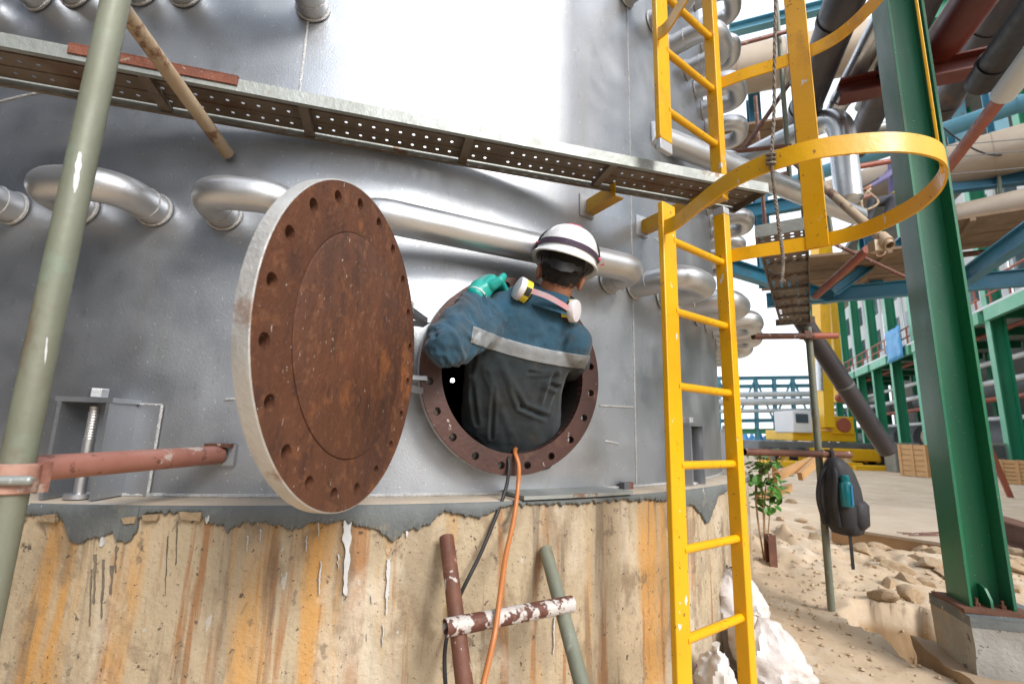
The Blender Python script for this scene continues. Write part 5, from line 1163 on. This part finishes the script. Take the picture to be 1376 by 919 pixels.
# tarp on the railing
p = atA(1203, 462, A0 - .2); mb = MB()
for j in range(7):
    for i in range(7): mb.v.append(p + GD_ * (i - 3) * .45 + Z * (-j * .32 + .9) - GP * (.1 + .12 * noise.noise(V((i * .8, j * .8, 0)))))
mb.f = [(j * 7 + i, j * 7 + i + 1, (j + 1) * 7 + i + 1, (j + 1) * 7 + i) for j in range(6) for i in range(6)]
o = mb.build('tarpaulin', M_tarp); so = o.modifiers.new('s', 'SOLIDIFY'); so.thickness = .02; tag(o, 'blue tarpaulin hung over the green building railing', 'tarpaulin')

# ================================================================== CRANE
cp = atZ(1108, 628, 0); cr = thing('mobile_crane', V((cp.x, cp.y, 0)), 'yellow mobile crane with raised telescopic boom and spread outriggers', 'crane')
def at_c(x, y, dd=0): return atY(x, y, cp.y + dd)
def cbox(x0, y0_, x1, y1_, dep, mat, name, dd=0, parent=None, bv=.04):
    a_, b_ = at_c(x0, y1_, dd), at_c(x1, y0_, dd); c = (a_ + b_) / 2; o = MB().box(c + V((0, dep / 2, 0)), abs(b_.x - a_.x), dep, abs(b_.z - a_.z)).build(name, mat, parent or cr); return bevel(o, bv)
cbox(1066, 580, 1150, 592, 2.4, M_craney, 'turntable_deck')
cab = cbox(1067, 552, 1090, 581, 1.6, M_white, 'cab', -.2); cbox(1070, 556, 1086, 568, .05, M_glass, 'windscreen', -.23, cab)
cbox(1119, 560, 1147, 583, 1.8, M_craney, 'engine_cover', -.1); cw = MB().lathe(at_c(1134, 571, -.12), V((0, -1, 0)), [(0, .05), (.30, .05), (.34, 0), (.34, -.2)], 24).build('winch_drum', M_redtube, cr)
b0, b1 = at_c(1109, 575), at_c(1100, 330, 1.0); bdv = (b1 - b0); sd_ = V((1, 0, 0))
MB().box((b0 + b1) / 2, .48, .65, bdv.length, sd_, bdv.normalized().cross(sd_).normalized(), bdv.normalized()).build('boom', M_craney, cr)
e0, e1 = at_c(1108, 480, -.45), at_c(1104, 330, -.2); MB().box((e0 + e1) / 2 + V((-.02, 0, 0)), .30, .1, (e1 - e0).length, V((1, 0, 0)), V((0, 1, 0)), (e1 - e0).normalized()).build('boom_rib', M_yellow, cr)
MB().tube([at_c(1102, 525, -.5), at_c(1100, 478, -.5)], .13, 16).build('lift_cylinder', M_clad, cr)
e0, e1 = at_c(1128, 540, .8), at_c(1108, 300, 1.2); MB().box((e0 + e1) / 2, .35, .4, (e1 - e0).length, V((1, 0, 0)), (e1 - e0).normalized().cross(V((1, 0, 0))).normalized(), (e1 - e0).normalized()).build('fly_jib', M_craney, cr)
MB().lathe(at_c(1129, 535, .4), V((0, -1, 0)), [(0, .1), (.16, .1), (.2, 0), (.2, -.1), (0, -.1)], 18).build('hook_block', M_redtube, cr)
cbox(1020, 596, 1180, 606, 2.4, M_grey, 'chassis', -.1)
cbox(1096, 604, 1182, 618, .5, M_craney, 'side_beam', -.5); cbox(1030, 622, 1160, 636, .7, M_craney, 'outrigger_beam', -1.2); cbox(1150, 628, 1258, 642, .6, M_craney, 'outrigger_beam', -1.4)
for x in (1034, 1052, 1075, 1160, 1175):
    c = at_c(x, 616, -.05); w_ = MB().lathe(c, V((0, -1, 0)), [(.2, .2), (.42, .2), (.5, .12), (.5, -.15), (.2, -.2)], 24).build('wheel', M_black, cr); MB().lathe(c, V((0, -1, 0)), [(0, .12), (.2, .16), (.24, .1)], 16).build('rim', M_craney, w_)
for x in (1040, 1250): c = at_c(x, 640, -1.2); MB().lathe(V((c.x, c.y, 0)), Z, [(0, .02), (.35, .02), (.35, .1), (.1, .14), (.1, .5), (0, .5)], 18).build('outrigger_foot', M_grey, cr)

# crates, pallets, tarps
def crate(px, w, h, lab, ang=.3):
    p = atZ(px[0], px[1], 0); X = V((cos(ang), sin(ang), 0)); Yv = V((-sin(ang), cos(ang), 0)); t = thing('wooden_crate', p, lab, 'crate', 'wooden crates')
    MB().box(p + Z * (h / 2), w - .06, w - .06, h - .04, X, Yv).build('inner_box', M_plyedge, t); n_ = 6
    for s, (U, Vv) in ((-1, (X, Yv)), (1, (X, Yv)), (-1, (Yv, X)), (1, (Yv, X))):
        for k in range(n_): MB().box(p + Vv * (s * w / 2) + Z * (h * (k + .5) / n_), w, .025, h / n_ - .02, U, Vv).build('board', M_crate, t)
        for u in (-.45, 0, .45): MB().box(p + Vv * (s * (w / 2 + .024)) + U * (u * w) + Z * (h / 2), .09, .022, h, U, Vv).build('batten', M_crate, t)
crate((1242, 640), .95, 1.15, 'pale wooden crate by the yellow outrigger'); crate((1372, 650), .8, .75, 'pale wooden crate by the leaning plank right of the green column', .7); crate((1400, 638), 1.0, .9, 'larger pale crate at the green building foot', .2)
for q, w, h, lab in (((1335, 640), .8, 1.3, 'grey electrical cabinet at the foot of the green building'), ((1215, 634), 1.1, 1.2, 'wire mesh bin between the crate and the pipe end')):
    p = atZ(*q, 0); t = thing('site_cabinet', p, lab, 'cabinet'); bevel(MB().box(p + Z * (h / 2), w, .6, h).build('body', M_conc2 if h > 1.25 else M_galv, t), .02); MB().box(p + Z * (h / 2) - V((0, .305, 0)), w * .8, .012, h * .85).build('door', M_grey, t)
a_, b_ = atZ(1358, 668, 0), atY(1325, 590, 11.5); tag(MB().box((a_ + b_) / 2, .14, .04, (b_ - a_).length, V((1, 0, 0)), (b_ - a_).normalized().cross(V((1, 0, 0))).normalized(), (b_ - a_).normalized()).build('leaning_board', M_redtube), 'reddish board leaning by the grey cabinet', 'board')
def heap(q, rx, ry, h, mat, name, lab, cat, seed, grp=None):
    p = atZ(*q, 0); mb = MB(); N_ = 22
    for j in range(N_):
        for i in range(N_):
            u, v = (i / (N_ - 1) * 2 - 1), (j / (N_ - 1) * 2 - 1); r = sqrt(u * u + v * v); e = max(0, 1 - r) ** .7; mb.v.append(V((p.x + u * rx, p.y + v * ry, h * e * (.75 + .8 * noise.noise(V((u * 3, v * 3, seed)))) + (.0 if r < 1 else -.1))))
    mb.f = [(j * N_ + i, j * N_ + i + 1, (j + 1) * N_ + i + 1, (j + 1) * N_ + i) for j in range(N_ - 1) for i in range(N_ - 1)]; return tag(mb.build(name, mat, smooth=radians(40)), lab, cat, grp)
heap((1022, 606), 2.2, 2, 1.9, M_tarp, 'tarp_heap', 'blue tarpaulin heap in the distance beside the tank', 'tarpaulin', 2); heap((1045, 606), 2.4, 2, 1.6, M_white, 'tarp_heap', 'white sheeting heap beside the blue tarpaulin', 'sheeting', 6); heap((1003, 604), 1.6, 2, 2.2, M_tarp, 'tarp_heap', 'blue tarpaulin heap close to the tank edge', 'tarpaulin', 9)
heap((1110, 628), 1.6, 1.2, .9, M_rock, 'spoil_heap', 'stone spoil heap in front of the crane deck', 'spoil heap', 4)
# yellow timbers and vine by the tank
for q1, q2, lab in (((1045, 640), (1092, 618), 'yellow timber propped up beyond the low ledger tube'), ((1018, 668), (1062, 655), 'yellow timber lying on the mound beside the vine'), ((1040, 622), (1042, 658), 'short yellow timber post beside the vine'), ((1075, 640), (1105, 612), 'yellow timber leaning behind the backpack tube')):
    a_, b_ = atY(*q1, 5.6), atY(*q2, 6.0); d = (b_ - a_).normalized(); A, B = frame(d); tag(MB().box((a_ + b_) / 2, (b_ - a_).length, .05, .09, d, A, B).build('timber', M_crate), lab, 'timber')
vp = atY(1022, 668, 4.7); vt = thing('vine', V((vp.x, vp.y, gh(vp.x, vp.y))), 'leafy green vine growing at the foot of the tank base', 'plant')
mb = MB()
for k in range(6): mb.tube(bez([V((vp.x, vp.y, 0)), vp + V((random.uniform(-.1, .1), 0, .1)), vp + V((random.uniform(-.1, .3), random.uniform(-.1, .2), random.uniform(.25, .5)))], 5), .006, 5)
mb.build('stem', M_plyedge, vt)
lv = MB(); lv.v = [V(q) for q in ((0, 0, 0), (.03, .03, .008), (.035, .065, .0), (0, .10, -.01), (-.035, .065, .0), (-.03, .03, .008), (0, .05, -.008))]; lv.f = [(0, 1, 6), (1, 2, 6), (2, 3, 6), (3, 4, 6), (4, 5, 6), (5, 0, 6)]
l0 = None
for k in range(120):
    R_ = Matrix.Rotation(random.uniform(0, 6.3), 4, 'Z') @ Matrix.Rotation(random.uniform(-.9, .5), 4, 'X'); p = vp + V((random.gauss(.04, .085), random.gauss(0, .1), random.uniform(-.10, .42)))
    if l0 is None: l0 = lv.build('leaf', M_leaf, vt, smooth=0); me_ = l0.data; me_.transform(Matrix.Translation(ORG[vt.name])); o = l0
    else: o = l0.copy(); col.objects.link(o)
    o.location = p - ORG[vt.name]; o.rotation_euler = R_.to_euler(); s = random.uniform(.6, 1.25); o.scale = (s, s, s)

# ================================================================== FAR BLUE PIPE BRIDGE
far = thing('pipe_bridge', V((12, 46, 0)), 'distant pale blue lattice pipe bridge under the white sky', 'pipe bridge')
fy_ = 46
def fx(x, y): return atY(x, y, fy_)
M_farblue = M_blueL
for y_ in (509, 520, 566): MB().ibeam(fx(930, y_), fx(1180, y_ - 3), .35, .3, .05).build('chord', M_farblue, far)
for y_, r in ((531, .28), (541, .35), (553, .2)): MB().tube([fx(930, y_), fx(1180, y_ - 3)], r, 14).build('pipe', M_white, far)
MB().ibeam(fx(930, 580), fx(1180, 578), .5, .4, .05).build('chord', M_greenL, far)
for k in range(10):
    x = 940 + 25 * k; MB().ibeam(V((fx(x, 560).x, fy_, 0)), fx(x, 508), .3, .3, .04, V((0, 1, 0))).build('post', M_farblue, far); a_, b_ = fx(x, 508 if k % 2 else 566), fx(x + 25, 566 if k % 2 else 508); MB().tube([a_, b_], .1, 8).build('brace', M_farblue, far)

# ================================================================== ADDED BLOCKERS OUT OF FRAME (they darken the tank's reflections)
M_blocker = pm('slate blue blocker sheet', (.085, .095, .115), (.065, .075, .09), .6, .6, .1, .1, 10)
def sky_blocker(x0, x1, y0_, y1_, h, lab):
    t = thing('blocker', ((x0 + x1) / 2, (y0_ + y1_) / 2, 0), lab, 'building'); c = V(((x0 + x1) / 2, (y0_ + y1_) / 2, 0))
    MB().box(c + Z * (h / 2), x1 - x0, y1_ - y0_, h).build('wall', M_blocker, t)
    mb = MB(); k = [(x0 - .3, h), (x1 + .3, h), ((x0 + x1) / 2, h + 1.4)]; mb.v = [V((a_, y0_ - .3, b_ + .01)) for a_, b_ in k] + [V((a_, y1_ + .3, b_ + .01)) for a_, b_ in k]; mb.f = [(0, 1, 2), (3, 4, 5), (0, 1, 4, 3), (1, 2, 5, 4), (2, 0, 3, 5)]; mb.build('roof', M_grey, t)
    for u in (.25, .75): MB().box(V((x0 + (x1 - x0) * u, y1_ + .03, 1.6)), 2.2, .06, 3.2).build('door', M_grey, t)
sky_blocker(-17, -2.0, -12, -3.4, 9.5, 'tall slate blue workshop added unseen to darken the tank reflections')
sky_blocker(-16, -8, -4, 8, 9, 'slate blue workshop added unseen beside the tank for its reflections')

def container(x, y, lab, mat):  # unseen containers added low behind the camera to darken the lower tank
    t = thing('added_container', (x, y, 0), lab, 'container', 'added containers'); b = MB()
    n_ = 40; L_ = 6.0
    for f_, yy in ((1, y + 1.2), (-1, y - 1.2)):
        i0 = len(b.v)
        for i in range(n_ + 1):
            o_ = (.04 if (i // 2) % 2 else 0) * f_; b.v += [V((x - L_ / 2 + L_ * i / n_, yy + o_, .15)), V((x - L_ / 2 + L_ * i / n_, yy + o_, 2.7))]
        b.f += [(i0 + 2 * i, i0 + 2 * i + 2, i0 + 2 * i + 3, i0 + 2 * i + 1) for i in range(n_)]
    b.build('side_wall', mat, t)
    for s_ in (-1, 1): MB().box(V((x + s_ * 3.03, y, 1.42)), .06, 2.44, 2.6).build('end_wall', mat, t)
    MB().box(V((x, y, 2.78)), 6.1, 2.5, .12).build('roof', mat, t); MB().box(V((x, y, .08)), 6.1, 2.5, .14).build('floor_frame', M_grey, t)
container(2.2, -9.5, 'grey-blue site container added unseen for the tank reflections', M_blocker); container(8.8, -9.0, 'rusty red site container added unseen for the tank reflections', M_redpipe)
